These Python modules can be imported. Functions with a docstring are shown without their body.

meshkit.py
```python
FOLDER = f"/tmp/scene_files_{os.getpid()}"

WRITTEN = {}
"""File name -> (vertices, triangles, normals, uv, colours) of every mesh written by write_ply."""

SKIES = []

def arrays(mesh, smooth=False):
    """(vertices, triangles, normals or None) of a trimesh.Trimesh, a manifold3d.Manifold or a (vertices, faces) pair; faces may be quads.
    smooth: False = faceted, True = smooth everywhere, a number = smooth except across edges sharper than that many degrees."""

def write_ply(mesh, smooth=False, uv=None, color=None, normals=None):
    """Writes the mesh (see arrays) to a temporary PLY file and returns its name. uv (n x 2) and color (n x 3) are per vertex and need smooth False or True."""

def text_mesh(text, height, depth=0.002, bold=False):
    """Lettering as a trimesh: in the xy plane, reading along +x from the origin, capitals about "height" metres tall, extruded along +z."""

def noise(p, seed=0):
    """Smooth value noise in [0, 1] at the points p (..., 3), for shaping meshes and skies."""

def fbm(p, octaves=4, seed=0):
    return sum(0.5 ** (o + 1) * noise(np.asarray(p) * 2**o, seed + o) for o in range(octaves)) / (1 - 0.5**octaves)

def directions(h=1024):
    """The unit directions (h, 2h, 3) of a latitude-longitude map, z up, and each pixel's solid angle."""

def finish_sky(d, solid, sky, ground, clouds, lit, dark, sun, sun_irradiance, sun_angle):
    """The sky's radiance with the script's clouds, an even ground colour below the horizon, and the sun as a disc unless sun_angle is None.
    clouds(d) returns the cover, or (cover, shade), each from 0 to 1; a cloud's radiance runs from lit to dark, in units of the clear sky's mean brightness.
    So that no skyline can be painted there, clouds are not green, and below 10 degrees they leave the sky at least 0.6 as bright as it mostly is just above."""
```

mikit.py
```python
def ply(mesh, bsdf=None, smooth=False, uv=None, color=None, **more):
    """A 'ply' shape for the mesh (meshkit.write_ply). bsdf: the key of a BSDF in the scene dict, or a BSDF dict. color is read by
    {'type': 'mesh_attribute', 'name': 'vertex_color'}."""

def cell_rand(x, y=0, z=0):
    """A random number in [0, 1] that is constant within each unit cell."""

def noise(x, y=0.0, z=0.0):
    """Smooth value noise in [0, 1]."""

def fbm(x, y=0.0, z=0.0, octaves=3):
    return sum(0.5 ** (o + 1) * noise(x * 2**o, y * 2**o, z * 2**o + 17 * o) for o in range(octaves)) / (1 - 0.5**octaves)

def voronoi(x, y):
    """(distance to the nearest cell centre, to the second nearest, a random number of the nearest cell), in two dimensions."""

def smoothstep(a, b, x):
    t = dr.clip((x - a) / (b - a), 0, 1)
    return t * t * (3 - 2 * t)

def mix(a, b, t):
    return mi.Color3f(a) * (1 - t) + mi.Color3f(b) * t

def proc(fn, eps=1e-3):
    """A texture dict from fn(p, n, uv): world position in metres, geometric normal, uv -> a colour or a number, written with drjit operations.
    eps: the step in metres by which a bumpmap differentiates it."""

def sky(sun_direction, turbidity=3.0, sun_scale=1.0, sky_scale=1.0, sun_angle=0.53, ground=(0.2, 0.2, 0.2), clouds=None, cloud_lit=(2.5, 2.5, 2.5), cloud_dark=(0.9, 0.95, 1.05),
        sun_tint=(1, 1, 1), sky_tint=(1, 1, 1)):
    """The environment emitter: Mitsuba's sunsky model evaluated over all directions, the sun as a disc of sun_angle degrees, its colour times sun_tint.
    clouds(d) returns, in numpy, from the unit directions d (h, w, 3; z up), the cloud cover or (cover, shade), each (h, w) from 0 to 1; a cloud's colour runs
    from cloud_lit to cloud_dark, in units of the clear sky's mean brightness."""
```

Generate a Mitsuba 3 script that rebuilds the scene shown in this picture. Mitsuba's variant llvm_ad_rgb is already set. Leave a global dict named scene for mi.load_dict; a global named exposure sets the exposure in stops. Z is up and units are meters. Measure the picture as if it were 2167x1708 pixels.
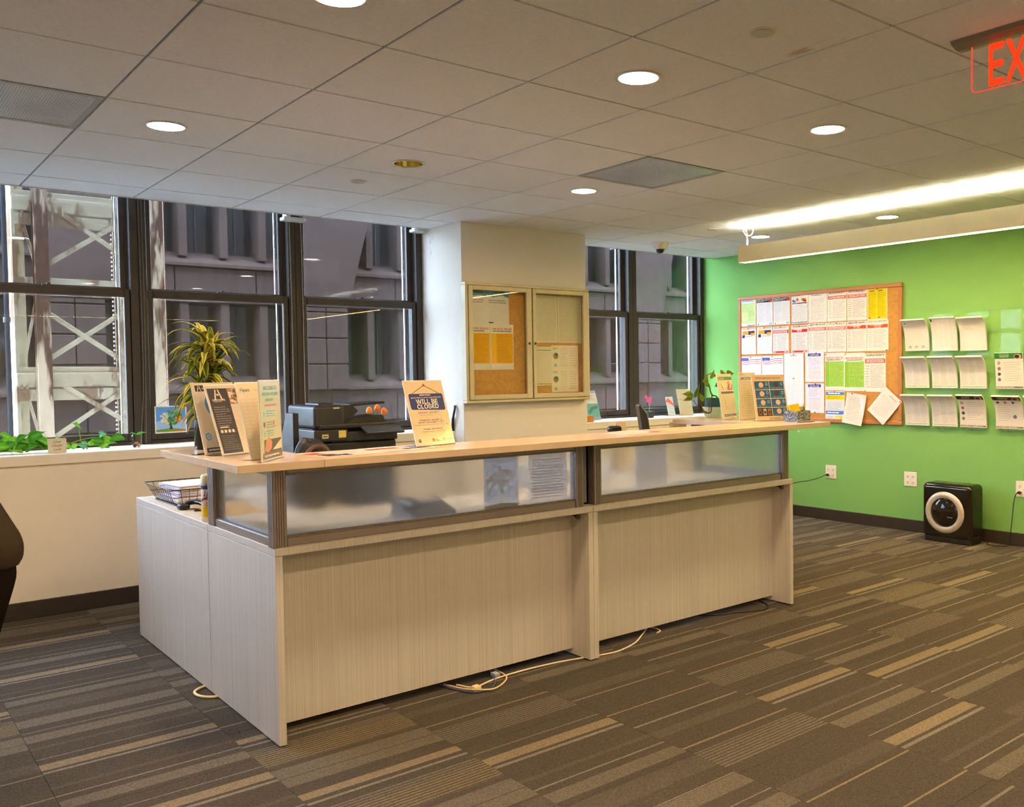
import math, random
import numpy as np
import trimesh, shapely, manifold3d
import drjit as dr
import mitsuba as mi
import mikit, meshkit
from shapely.geometry import Polygon, Point, box as sbox
from mikit import proc, noise, fbm, smoothstep, mix, cell_rand
T = mi.ScalarTransform4f
R = random.Random(7)
scene, labels = {}, {}

# ------------------------------------------------------------------ camera, sky, exposure
exposure = 0.25
CAM = np.array([-0.2881, -2.9176, 1.3638])
FWD = np.array([0.649429, 0.759639, -0.03449]); UP = np.array([0.031619, 0.018342, 0.999332])
scene['camera'] = {'type': 'perspective', 'fov': math.degrees(2 * math.atan(1083.5 / 1925.13)), 'fov_axis': 'x',
                   'principal_point_offset_x': -197.5 / 2167, 'near_clip': 0.05, 'far_clip': 500.0,
                   'to_world': T().look_at(origin=CAM.tolist(), target=(CAM + FWD).tolist(), up=UP.tolist())}
SKY = 84.0
scene['sky'] = mikit.sky((-0.5, 0.35, 0.8), turbidity=5.0, sun_scale=0.0, sky_scale=SKY, ground=(0.2, 0.2, 0.2),
                         clouds=lambda d: (np.full(d.shape[:2], 0.9), 0.25 + 0.3 * meshkit.fbm(d * 3.0, 3, 5)), cloud_lit=(1.0, 1.32, 1.75), cloud_dark=(0.68, 0.92, 1.22))
WARM = np.array([1.0, 0.60, 0.24])
L_DOWN, L_PEND = 270.0, 50.0

# ------------------------------------------------------------------ helpers
def lin(*c):
    c = np.array(c[0] if len(c) == 1 else c, float) / 255
    return np.where(c <= 0.04045, c / 12.92, ((c + 0.055) / 1.055) ** 2.4)

class MB:
    """Collects pieces (flat or smooth) with one colour each and becomes one mesh."""
    def __init__(self): self.v, self.f, self.c, self.n = [], [], [], 0
    def raw(self, v, f, c):
        v = np.asarray(v, float); f = np.asarray(f, int); c = np.asarray(c, float)
        self.v.append(v); self.f.append(f + self.n); self.c.append(np.broadcast_to(c, (len(v), 3)) if c.ndim == 1 else c); self.n += len(v); return self
    def add(self, m, col, smooth=False):
        if hasattr(m, 'to_mesh'):
            q = m.to_mesh(); m = trimesh.Trimesh(q.vert_properties[:, :3], q.tri_verts, process=False)
        if smooth is False:
            v = np.asarray(m.vertices)[np.asarray(m.faces)].reshape(-1, 3); f = np.arange(len(v)).reshape(-1, 3)
        elif smooth is True: v, f = np.asarray(m.vertices), np.asarray(m.faces)
        else:
            v, f, _ = meshkit.arrays(m, smooth)
        return self.raw(v, f, lin(col) if max(col) > 1.0001 else np.array(col))
    def box(self, lo, hi, col, ch=0.0): return self.add(cbox(lo, hi, ch), col)
    def tube(self, pts, r, col, sides=8, cap=True): return self.add(tube(pts, r, sides, cap), col, 40)
    def done(self): return np.vstack(self.v), np.vstack(self.f), np.vstack(self.c)

def cbox(lo, hi, ch=0.0):
    lo, hi = np.minimum(lo, hi).astype(float), np.maximum(lo, hi).astype(float)
    if ch <= 0:
        m = trimesh.creation.box(extents=hi - lo); m.apply_translation((lo + hi) / 2); return m
    ch = min(ch, 0.45 * (hi - lo).min()); P = []
    for s in np.ndindex(2, 2, 2):
        b = np.where(np.array(s) == 1, hi, lo); d = np.where(np.array(s) == 1, -1, 1)
        for k in range(3):
            q = b + d * ch; q[k] = b[k]; P.append(q)
    return trimesh.convex.convex_hull(np.array(P))

def rbox(lo, hi, r, seg=12):
    lo, hi = np.array(lo, float), np.array(hi, float)
    s = manifold3d.Manifold.sphere(r, seg)
    return manifold3d.Manifold.batch_hull([s.translate((np.where(np.array(k) == 1, hi - r, lo + r)).tolist()) for k in np.ndindex(2, 2, 2)])

def spline(pts, n=8):
    p = np.asarray(pts, float); q = np.vstack([2 * p[0] - p[1], p, 2 * p[-1] - p[-2]]); out = []
    for i in range(1, len(q) - 2):
        for t in np.arange(n) / n:
            a, b, c, d = q[i - 1:i + 3]
            out.append(0.5 * (2 * b + (c - a) * t + (2 * a - 5 * b + 4 * c - d) * t * t + (3 * b - a - 3 * c + d) * t ** 3))
    return np.array(out + [p[-1]])

def tube(pts, r, sides=8, cap=True):
    p = np.asarray(pts, float); n = len(p); t = np.gradient(p, axis=0); t /= np.linalg.norm(t, axis=1, keepdims=True) + 1e-12
    u = np.cross(t[0], [0, 0, 1.0] if abs(t[0][2]) < 0.9 else [1.0, 0, 0]); u /= np.linalg.norm(u); V = []
    r = np.broadcast_to(r, (n,)); a = np.arange(sides) * 2 * np.pi / sides
    for i in range(n):
        u = u - t[i] * (u @ t[i]); u /= np.linalg.norm(u); w = np.cross(t[i], u)
        V.append(p[i] + r[i] * (np.cos(a)[:, None] * u + np.sin(a)[:, None] * w))
    V = np.vstack(V); F = []
    for i in range(n - 1):
        for j in range(sides):
            k = (j + 1) % sides; A, B, C, D = i * sides + j, i * sides + k, (i + 1) * sides + k, (i + 1) * sides + j
            F += [[A, B, C], [A, C, D]]
    if cap:
        V = np.vstack([V, p[:1], p[-1:]]); m = n * sides
        for j in range(sides):
            k = (j + 1) % sides; F += [[m, k, j], [m + 1, (n - 1) * sides + j, (n - 1) * sides + k]]
    return trimesh.Trimesh(V, F, process=False)

def lathe(prof, c=(0, 0, 0), seg=32, axis=None):
    """Revolves (radius, height) pairs about z (or the given axis) at c."""
    prof = np.asarray(prof, float); a = np.arange(seg) * 2 * np.pi / seg
    V = np.stack([np.outer(prof[:, 0], np.cos(a)), np.outer(prof[:, 0], np.sin(a)), np.repeat(prof[:, 1:2], seg, 1)], -1).reshape(-1, 3); F = []
    for i in range(len(prof) - 1):
        for j in range(seg):
            k = (j + 1) % seg; A, B, C, D = i * seg + j, i * seg + k, (i + 1) * seg + k, (i + 1) * seg + j
            if prof[i, 0] > 1e-9: F.append([A, B, C])
            if prof[i + 1, 0] > 1e-9: F.append([A, C, D])
    m = trimesh.Trimesh(V, F, process=False)
    if axis is not None: m.apply_transform(trimesh.geometry.align_vectors([0, 0, 1], axis))
    m.apply_translation(c); return m

def frame_of(ex, ey, o):
    ex, ey = np.array(ex, float), np.array(ey, float); ex /= np.linalg.norm(ex); ey /= np.linalg.norm(ey); M = np.eye(4)
    M[:3, 0], M[:3, 1], M[:3, 2], M[:3, 3] = ex, ey, np.cross(ex, ey), o; return M

def numbered(key, table):
    if key not in table: return key
    i = 1
    while f'{key}_{i:03d}' in table: i += 1
    return f'{key}_{i:03d}'
NAMES = {}
def thing(name, label, cat, group=None, kind=None):
    key = numbered(name, NAMES); NAMES[key] = 1
    labels[key] = {'label': label, 'category': cat}
    if group: labels[key]['group'] = group
    if kind: labels[key]['kind'] = kind
    return key
def part(parent, name, mb, bsdf='matte', label=None, **more):
    key = numbered(f'{parent}__{name}', NAMES); NAMES[key] = 1
    scene[key] = shape(mb, bsdf, **more)
    if label: labels[key] = {'label': label}
    return key
def solo(name, label, cat, mb, bsdf='matte', group=None, kind=None, **more):
    key = thing(name, label, cat, group, kind); scene[key] = shape(mb, bsdf, **more); return key
def shape(mb, bsdf, uv=None, **more):
    if isinstance(mb, dict): return mb
    if isinstance(mb, MB):
        v, f, c = mb.done(); return mikit.ply((v, f), bsdf, smooth=True, color=c, uv=uv, **more)
    return mikit.ply(mb, bsdf, smooth=30 if uv is None else False, uv=uv, **more)
def B(lo, hi, col, ch=0.0): return MB().box(lo, hi, col, ch)

# ------------------------------------------------------------------ materials
VC = {'type': 'mesh_attribute', 'name': 'vertex_color'}
def mat(key, **d): scene[key] = d
mat('matte', type='twosided', b={'type': 'diffuse', 'reflectance': VC})
mat('satin', type='twosided', b={'type': 'principled', 'base_color': VC, 'roughness': 0.45, 'specular': 0.4})
mat('gloss', type='twosided', b={'type': 'principled', 'base_color': VC, 'roughness': 0.08, 'specular': 0.5})
mat('metal', type='twosided', b={'type': 'principled', 'base_color': VC, 'roughness': 0.35, 'metallic': 0.35})
mat('brass', type='twosided', b={'type': 'principled', 'base_color': VC, 'roughness': 0.18, 'metallic': 1.0})
mat('leaf', type='principledthin', base_color=VC, roughness=0.4, diff_trans=0.5, spec_trans=0.0, eta=1.4)
def rgb(c): return {'type': 'rgb', 'value': [float(x) for x in c]}
mat('pane', type='thindielectric', int_ior=1.5)
def dusty(p, n, uv):
    return 0.035 + 0.06 * fbm(p.x * 2, p.y, p.z * 2.2) * smoothstep(0.5, 1.0, fbm(p.x * 9, 3.1, p.z * 1.2) + 0.35)
mat('window_pane', type='blendbsdf', weight=proc(dusty), a={'type': 'thindielectric', 'int_ior': 1.5}, b={'type': 'twosided', 'b': {'type': 'diffuse', 'reflectance': rgb((0.75, 0.78, 0.8))}})
mat('acrylic', type='thindielectric', int_ior=1.22)
mat('frost', type='principledthin', base_color=rgb((0.86, 0.9, 0.9)), roughness=0.21, spec_trans=0.87, diff_trans=1.2, eta=1.3)
mat('glass', type='thindielectric', int_ior=1.45)
CARPET = [  # one list of bands per tile design: (from, to, colour index)
    [(0.05, 0.17, 1), (0.24, 0.255, 2), (0.36, 0.40, 4), (0.62, 0.65, 2), (0.68, 0.78, 3), (0.87, 0.88, 2)],
    [(0.0, 0.12, 1), (0.13, 0.27, 1), (0.33, 0.55, 5), (0.55, 0.64, 6), (0.72, 0.745, 2), (0.79, 0.87, 3)],
    [(0.10, 0.36, 6), (0.44, 0.458, 3), (0.66, 0.76, 4), (0.88, 0.90, 2)],
    [(0.06, 0.10, 4), (0.20, 0.34, 1), (0.40, 0.41, 2), (0.52, 0.66, 1), (0.665, 0.675, 2), (0.80, 0.98, 4)],
    [(0.15, 0.165, 3), (0.52, 0.535, 3), (0.60, 0.74, 4)]]
CCOL = [(0.082, 0.076, 0.070), (0.150, 0.140, 0.125), (0.215, 0.205, 0.195), (0.24, 0.205, 0.155), (0.105, 0.098, 0.09), (0.205, 0.175, 0.125), (0.16, 0.15, 0.138)]
def carpet(p, n, uv):
    v, d = uv.y, dr.floor(uv.x); col = mi.Color3f(CCOL[0])
    for k, bands in enumerate(CARPET):
        for a, b, i in bands:
            on = (v > a) & (v < b) & (dr.abs(d - k) < 0.5)
            if i >= 5: on &= (v * 33 - dr.floor(v * 33)) > 0.45
            col = dr.select(on, mi.Color3f(CCOL[i]), col)
    g = 0.72 + 0.56 * noise(p.x * 260, p.y * 260)
    return col * g * mi.Color3f(0.74, 0.71, 0.685) * (0.9 + 0.2 * fbm(p.x * 1.3, p.y * 1.3))
mat('carpet', type='twosided', b={'type': 'diffuse', 'reflectance': proc(carpet)})
def laminate(p, n, uv):
    h = p.x * (dr.abs(n.y) + dr.abs(n.z)) + p.y * dr.abs(n.x)
    s = noise(h * 420, p.z * 1.5) * 0.6 + noise(h * 1100, p.z * 4 + 9) * 0.4
    return mi.Color3f(0.54, 0.51, 0.485) * (0.80 + 0.34 * s)
mat('laminate', type='twosided', b={'type': 'principled', 'base_color': proc(laminate), 'roughness': 0.5, 'specular': 0.35})
def topwood(p, n, uv):
    s = noise(p.x * 3, p.y * 60) * 0.5 + noise(p.x * 14, p.y * 240) * 0.5
    return mi.Color3f(0.54, 0.405, 0.285) * (0.92 + 0.14 * s)
mat('countertop', type='twosided', b={'type': 'principled', 'base_color': proc(topwood), 'roughness': 0.22, 'specular': 0.5})
def tile_col(p, n, uv):
    g = 0.94 + 0.10 * noise(p.x * 190, p.y * 190)
    r = dr.sqrt(dr.square((p.x - 2.395) * 4.5) + dr.square(p.y + 0.93) * 1.0) + 0.05 * fbm(p.x * 30, p.y * 30)
    st = smoothstep(0.20, 0.06, r) * smoothstep(0.3, 0.7, fbm(p.x * 18, p.y * 9))
    wear = smoothstep(2.6, 2.9, p.x) * smoothstep(-0.9, -1.2, p.y) * smoothstep(0.55, 0.75, fbm(p.x * 2.5, p.y * 16))
    return mix(mix((0.79, 0.79, 0.80), (0.42, 0.27, 0.13), st), (0.82, 0.81, 0.80), wear * 0.6) * g
mat('tile', type='twosided', b={'type': 'diffuse', 'reflectance': proc(tile_col)})
def wallpaint(p, n, uv):
    g = 0.97 + 0.05 * fbm(p.x * 6 + p.y * 5, p.z * 6)
    chip = smoothstep(0.035, 0.02, dr.abs(p.y - 3.40 + 0.03 * fbm(p.z * 40, 2))) * smoothstep(2.18, 2.26, p.z) * smoothstep(2.46, 2.40, p.z) * smoothstep(0.5, 0.62, fbm(p.y * 60, p.z * 22)) * smoothstep(3.34, 3.335, p.x) * smoothstep(3.32, 3.33, p.x)
    return mix((0.77, 0.72, 0.63), (0.55, 0.55, 0.55), chip) * g
mat('paint', type='twosided', b={'type': 'diffuse', 'reflectance': proc(wallpaint)})
def greenpaint(p, n, uv):
    g = 0.97 + 0.05 * fbm(p.y * 5, p.z * 5)
    def spot(y, z, r): return smoothstep(r, r * 0.6, dr.sqrt(dr.square(p.y - y) + dr.square(p.z - z)))
    s = dr.maximum(dr.maximum(spot(2.348, 0.79, 0.012), spot(2.19, 0.775, 0.006)), dr.maximum(spot(1.2, 1.45, 0.006), spot(0.87, 1.44, 0.007)))
    return mix(mi.Color3f(0.195, 0.44, 0.125) * g, (0.6, 0.75, 0.5), s * 0.8)
mat('green', type='twosided', b={'type': 'diffuse', 'reflectance': proc(greenpaint)})
def cork(p, n, uv):
    a = noise(p.y * 330 + p.x * 300, p.z * 330); b = fbm(p.y * 40 + p.x * 44, p.z * 40)
    return mi.Color3f(0.50, 0.235, 0.065) * (0.68 + 0.4 * a + 0.28 * b)
mat('cork', type='twosided', b={'type': 'diffuse', 'reflectance': proc(cork)})
def granite(p, n, uv):
    g = noise(p.x * 30, p.y * 30, p.z * 30) * 0.5 + noise(p.x * 80, p.y * 80, p.z * 80) * 0.5
    c = cell_rand(p.x * 1.1, p.z * 1.25, 3)
    return mi.Color3f(0.050, 0.033, 0.028) * (0.62 + 0.5 * g + 0.16 * c) * (0.85 + 0.3 * fbm(p.x * 0.5, p.z * 0.3))
mat('granite', type='twosided', b={'type': 'diffuse', 'reflectance': proc(granite)})
def rusty(p, n, uv):
    a = fbm(p.x * 9 + p.y * 7, p.z * 3.2); s = 0.8 * smoothstep(0.66, 0.80, a + 0.16 * noise(p.x * 70 + p.y * 50, p.z * 26))
    return mix(mix((0.58, 0.53, 0.40), (0.40, 0.34, 0.23), fbm(p.x * 3, p.z * 22, p.y)), (0.20, 0.105, 0.06), s)
mat('old_paint', type='twosided', b={'type': 'diffuse', 'reflectance': proc(rusty)})
def rust(p, n, uv):
    a = fbm(p.x * 16 + p.y * 9, p.z * 2.2); s = smoothstep(0.32, 0.62, a + 0.2 * noise(p.x * 90, p.z * 18) - smoothstep(1.65, 1.2, p.z) * 0.28)
    return mix((0.62, 0.50, 0.36), mix((0.085, 0.045, 0.034), (0.14, 0.078, 0.056), fbm(p.x * 50, p.z * 30)), s)
mat('rust', type='twosided', b={'type': 'diffuse', 'reflectance': proc(rust)})
def perf(p, n, uv):
    a, b = p.x * 95, p.y * 95; r = dr.square(a - dr.floor(a) - 0.5) + dr.square(b - dr.floor(b) - 0.5)
    d = 0.8 + 0.5 * fbm(p.x * 5, p.y * 5 + 3)
    return mi.Color3f(0.46, 0.46, 0.44) * d * dr.select(r < 0.09, 0.35, 1.0)
mat('perforated', type='twosided', b={'type': 'principled', 'base_color': proc(perf), 'roughness': 0.35, 'metallic': 0.35})
def floral(p, n, uv):
    f, s, w = mikit.voronoi((p.x + p.y) * 130, (p.z + p.y * 0.6) * 130)
    k = smoothstep(0.16, 0.08, dr.abs(f - 0.36)) * smoothstep(0.3, 0.5, w)
    return mix((0.045, 0.05, 0.075), (0.50, 0.47, 0.42), k)
mat('floral', type='twosided', b={'type': 'principled', 'base_color': proc(floral), 'roughness': 0.4})
def emit(col, k): return {'type': 'area', 'radiance': rgb(np.array(col) * k)}
mat('thin_paper', type='principledthin', base_color=VC, roughness=0.6, diff_trans=1.6, spec_trans=0.0, eta=1.3)
mat('lamp_red', type='diffuse', reflectance=rgb((0.25, 0.02, 0.01)))
mat('lamp_white', type='diffuse', reflectance=rgb((0.8, 0.8, 0.78)))
# ------------------------------------------------------------------ the room
XL, XR, YF, YB, YG, ZC = -3.05, 6.58, -5.0, 3.13, 3.60, 2.5      # left wall, green wall, wall behind the camera, wall under the windows, glass, ceiling
TL = 0.6096
COLX, COLY = (3.334, 4.532), 2.95
thing('floor', 'striped grey and brown carpet tile floor', 'floor', kind='structure')
part('floor', 'slab', B((XL - .2, YF - .2, -0.15), (XR + .2, 3.8, -0.006), (90, 85, 80)), label='slab below the carpet tiles')
rf = random.Random(5)
cp = 0.594
seqs = {}
for kx in range(-6, 12):
    x0, x1 = max(XL, 0.235 + cp * kx), min(XR, 0.235 + cp * (kx + 1))
    if x1 - x0 < 0.02: continue
    off = {4: -0.34, 6: -0.49, 3: -0.30, 0: 0.33, 1: 0.03, 5: 0.12}.get(kx, rf.random() * cp)
    seq = [rf.randrange(5) for _ in range(20)]
    if kx == 0: seq = [1, 3, 3, 3, 0, 0, 4, 3, 0, 0, 0, 3, 0, 0, 2, 1, 3, 0, 1, 2]
    if kx in (4, 6, 5): seq = [2, 1, 4, 2, 4, 1, 3, 4, 0, 0, 2, 0, 0, 3, 0, 3, 1, 0, 4, 2]
    for j in range(-10, 8):
        y0, y1 = off + j * cp, off + (j + 1) * cp
        a, b = max(YF, y0), min(YB, y1)
        if b - a < 0.02: continue
        d = seq[(j + 10) % 20]
        m = MB().box((x0 + .0006, a + .0006, -0.007), (x1 - .0006, b - .0006, rf.uniform(-.0006, .0002)), (100, 95, 90))
        v = m.done()[0]
        part('floor', 'carpet_tile', m, 'carpet', uv=np.c_[np.full(len(v), d + 0.5), (v[:, 1] - y0) / cp])

# ceiling: tiles in a recessed grid, with holes for the downlights
thing('ceiling', 'white acoustic tile ceiling in a narrow grid', 'ceiling', kind='structure')
part('ceiling', 'slab', B((XL - .2, YF - .2, 2.66), (XR + .2, 3.42, 2.75), (200, 200, 200)), label='slab above the tiles')
LAMPS = [(1, -1), (1, 2), (3, -1), (3, 2), (5, -1), (5, 2), (9, 1), (9, 3), (1, -4), (3, -4), (5, -4), (-1, -1), (-1, 2), (-1, -4), (9, -1), (9, -4)]
VENTS = [(0, 2), (5, 1)]
room = sbox(XL, YF, XR, 3.40).difference(sbox(COLX[0] - .003, COLY - .003, COLX[1] + .003, 4))
gm = MB()
for i in range(-5, 11):
    for j in range(-9, 6):
        if (i, j) in VENTS: continue
        P = sbox(i * TL + .0055, j * TL + .0055, (i + 1) * TL - .0055, (j + 1) * TL - .0055).intersection(room)
        if P.area < 0.003: continue
        if (i, j) in LAMPS: P = P.difference(Point((i + .5) * TL, (j + .5) * TL).buffer(0.084, quad_segs=10))
        for g in getattr(P, 'geoms', [P]):
            m = trimesh.creation.extrude_polygon(g, 0.016, engine='earcut'); m.apply_translation((0, 0, ZC + rf.uniform(0, .0012)))
            part('ceiling', 'ceiling_tile', MB().add(m, (230, 230, 228)), 'tile')
for i in range(-5, 12):
    x = i * TL; y1 = COLY if COLX[0] < x < COLX[1] else 3.40
    if x < XR: part('ceiling', 'grid_bar', B((x - .012, YF, ZC + .006), (x + .012, y1, ZC + .012), (118, 118, 118)), 'satin')
for j in range(-8, 6):
    y = j * TL
    for a, b in ([(XL, XR)] if y < COLY else [(XL, COLX[0]), (COLX[1], XR)]):
        part('ceiling', 'grid_bar', B((a, y - .011, ZC + .0085), (b, y + .011, ZC + .0135), (118, 118, 118)), 'satin')
part('ceiling', 'edge_trim', B((XL, 3.398, ZC - .004), (COLX[0], 3.412, ZC + .03), (196, 196, 194)), 'satin')
part('ceiling', 'edge_trim', B((COLX[1], 3.398, ZC - .004), (XR, 3.412, ZC + .03), (196, 196, 194)), 'satin')

wb = MB()
for a, b in ((XL, COLX[0]), (COLX[1], XR)):
    wb.box((a, YB, 0), (b, YB + .03, .857), (1, 1, 1)); wb.box((a, YB + .012, .857), (b, YB + .03, .868), (1, 1, 1))
    wb.box((a, 3.53, 0), (b, 3.85, .925), (1, 1, 1)); wb.box((a, 3.41, ZC + .03), (b, 3.85, 2.95), (1, 1, 1)) if 0 else None
    wb.box((a, 3.412, ZC + .02), (b, 3.43, 2.9), (1, 1, 1)); wb.box((a, 3.43, 2.76), (b, 3.85, 2.9), (1, 1, 1))
solo('wall_back', 'cream wall below and above the windows', 'wall', wb, 'paint', kind='structure')
solo('wall_column', 'cream square column between the two window groups', 'column', B((COLX[0], COLY, 0), (COLX[1], 3.69, 2.9), (1, 1, 1), .004), 'paint', kind='structure')
solo('wall_right', 'bright green painted wall', 'wall', B((XR, YF - .2, 0), (XR + .15, 3.69, 2.9), (1, 1, 1)), 'green', kind='structure')
solo('wall_left', 'cream wall on the left beyond the frame', 'wall', B((XL - .15, YF - .2, 0), (XL, 3.85, 2.9), (1, 1, 1)), 'paint', kind='structure')
solo('wall_front', 'cream wall behind the camera', 'wall', B((XL - .15, YF - .15, 0), (XR + .15, YF, 2.9), (1, 1, 1)), 'paint', kind='structure')
DK = (44, 38, 34)
solo('baseboard_back', 'dark rubber baseboard under the cream wall', 'baseboard', MB().box((XL, YB - .012, 0), (COLX[0], YB - .0005, .1), DK, .003).box((COLX[1], YB - .012, 0), (XR, YB - .0005, .1), DK, .003), 'satin', kind='structure')
solo('baseboard_right', 'dark rubber baseboard under the green wall', 'baseboard', B((XR - .012, YF, 0), (XR - .0005, YB - .013, .1), DK, .003), 'satin', kind='structure')
for n, (a, b) in enumerate(((XL, COLX[0]), (COLX[1], XR))):
    solo(f'trim_{n + 1}', ('long cream window sill left of the column', 'cream window sill right of the column')[n], 'sill', B((a, YB - .002, .868), (b, YG - .06, .93), (1, 1, 1), .004), 'paint', kind='structure')

# windows: double-hung, dark bronze
BZ, BZ2 = (43, 38, 35), (52, 46, 42)
WINS = [(-1.83, -.80), (-.80, .235), (.235, 1.268), (1.268, 2.305), (2.305, 3.330), (4.536, 5.590), (5.590, 6.576)]
for n, (a, b) in enumerate(WINS):
    w = thing(f'window_{n + 1}', ['dark bronze double-hung window left of the frame', 'dark bronze double-hung window at the left edge', 'dark double-hung window looking onto the cream steel mast', 'dark double-hung window behind the striped leaf plant', 'dark double-hung window left of the column', 'dark double-hung window right of the column', 'dark double-hung window beside the green wall'][n], 'window', kind='structure')
    f = MB()
    for x0, x1 in ((a, a + .05), (b - .05, b)):
        f.box((x0, 3.535, .93), (x1, 3.68, 2.76), BZ, .004); 
    f.box((a + .05, 3.535, .93), (b - .05, 3.66, .952), BZ); f.box((a + .05, 3.535, 2.73), (b - .05, 3.68, 2.76), BZ)
    f.box((a + .05, 3.593, .95), (a + .06, 3.603, 2.73), BZ2); f.box((b - .06, 3.593, .95), (b - .05, 3.603, 2.73), BZ2)
    part(w, 'frame', f, 'satin')
    lo = MB(); A, Bx = a + .052, b - .052
    for x0, x1 in ((A, A + .034), (Bx - .034, Bx)): lo.box((x0, 3.55, .954), (x1, 3.59, 1.935), BZ, .003)
    lo.box((A + .034, 3.55, .954), (Bx - .034, 3.59, 1.003), BZ, .003); lo.box((A + .034, 3.548, 1.885), (Bx - .034, 3.59, 1.937), BZ, .003)
    part(w, 'lower_sash', lo, 'satin')
    up = MB()
    for x0, x1 in ((A, A + .042), (Bx - .042, Bx)): up.box((x0, 3.606, 1.90), (x1, 3.645, 2.73), BZ2, .003)
    up.box((A + .042, 3.606, 1.90), (Bx - .042, 3.645, 1.95), BZ2, .003); up.box((A + .042, 3.606, 2.68), (Bx - .042, 3.645, 2.73), BZ2, .003)
    part(w, 'upper_sash', up, 'satin')
    for nm, x0, x1, y, z0, z1 in (('lower_pane', A + .034, Bx - .034, 3.572, 1.003, 1.885), ('upper_pane', A + .042, Bx - .042, 3.627, 1.95, 2.68)):
        part(w, nm, (np.array([[x0, y, z0], [x1, y, z0], [x1, y, z1], [x0, y, z1]]), [[0, 1, 2], [0, 2, 3]]), 'window_pane')
    part(w, 'screen_track', MB().box((Bx - .046, 3.655, 1.0), (Bx - .038, 3.675, 1.9), (190, 194, 198)).box((Bx - .054, 3.655, 1.95), (Bx - .046, 3.675, 2.72), (190, 194, 198)), 'satin', label='pale aluminium track outside the glass')
    xm = (a + b) / 2 + .03
    part(w, 'lock', MB().box((xm - .05, 3.556, 1.937), (xm + .05, 3.60, 1.945), (40, 36, 34), .002).tube([(xm - .015, 3.575, 1.945), (xm - .015, 3.575, 1.955)], .012, (40, 36, 34)), 'satin', label='dark sash lock')
    for s in (A + .25, Bx - .25): part(w, 'lift', B((s - .03, 3.538, .962), (s + .03, 3.55, .975), BZ2, .003), 'satin')
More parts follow.
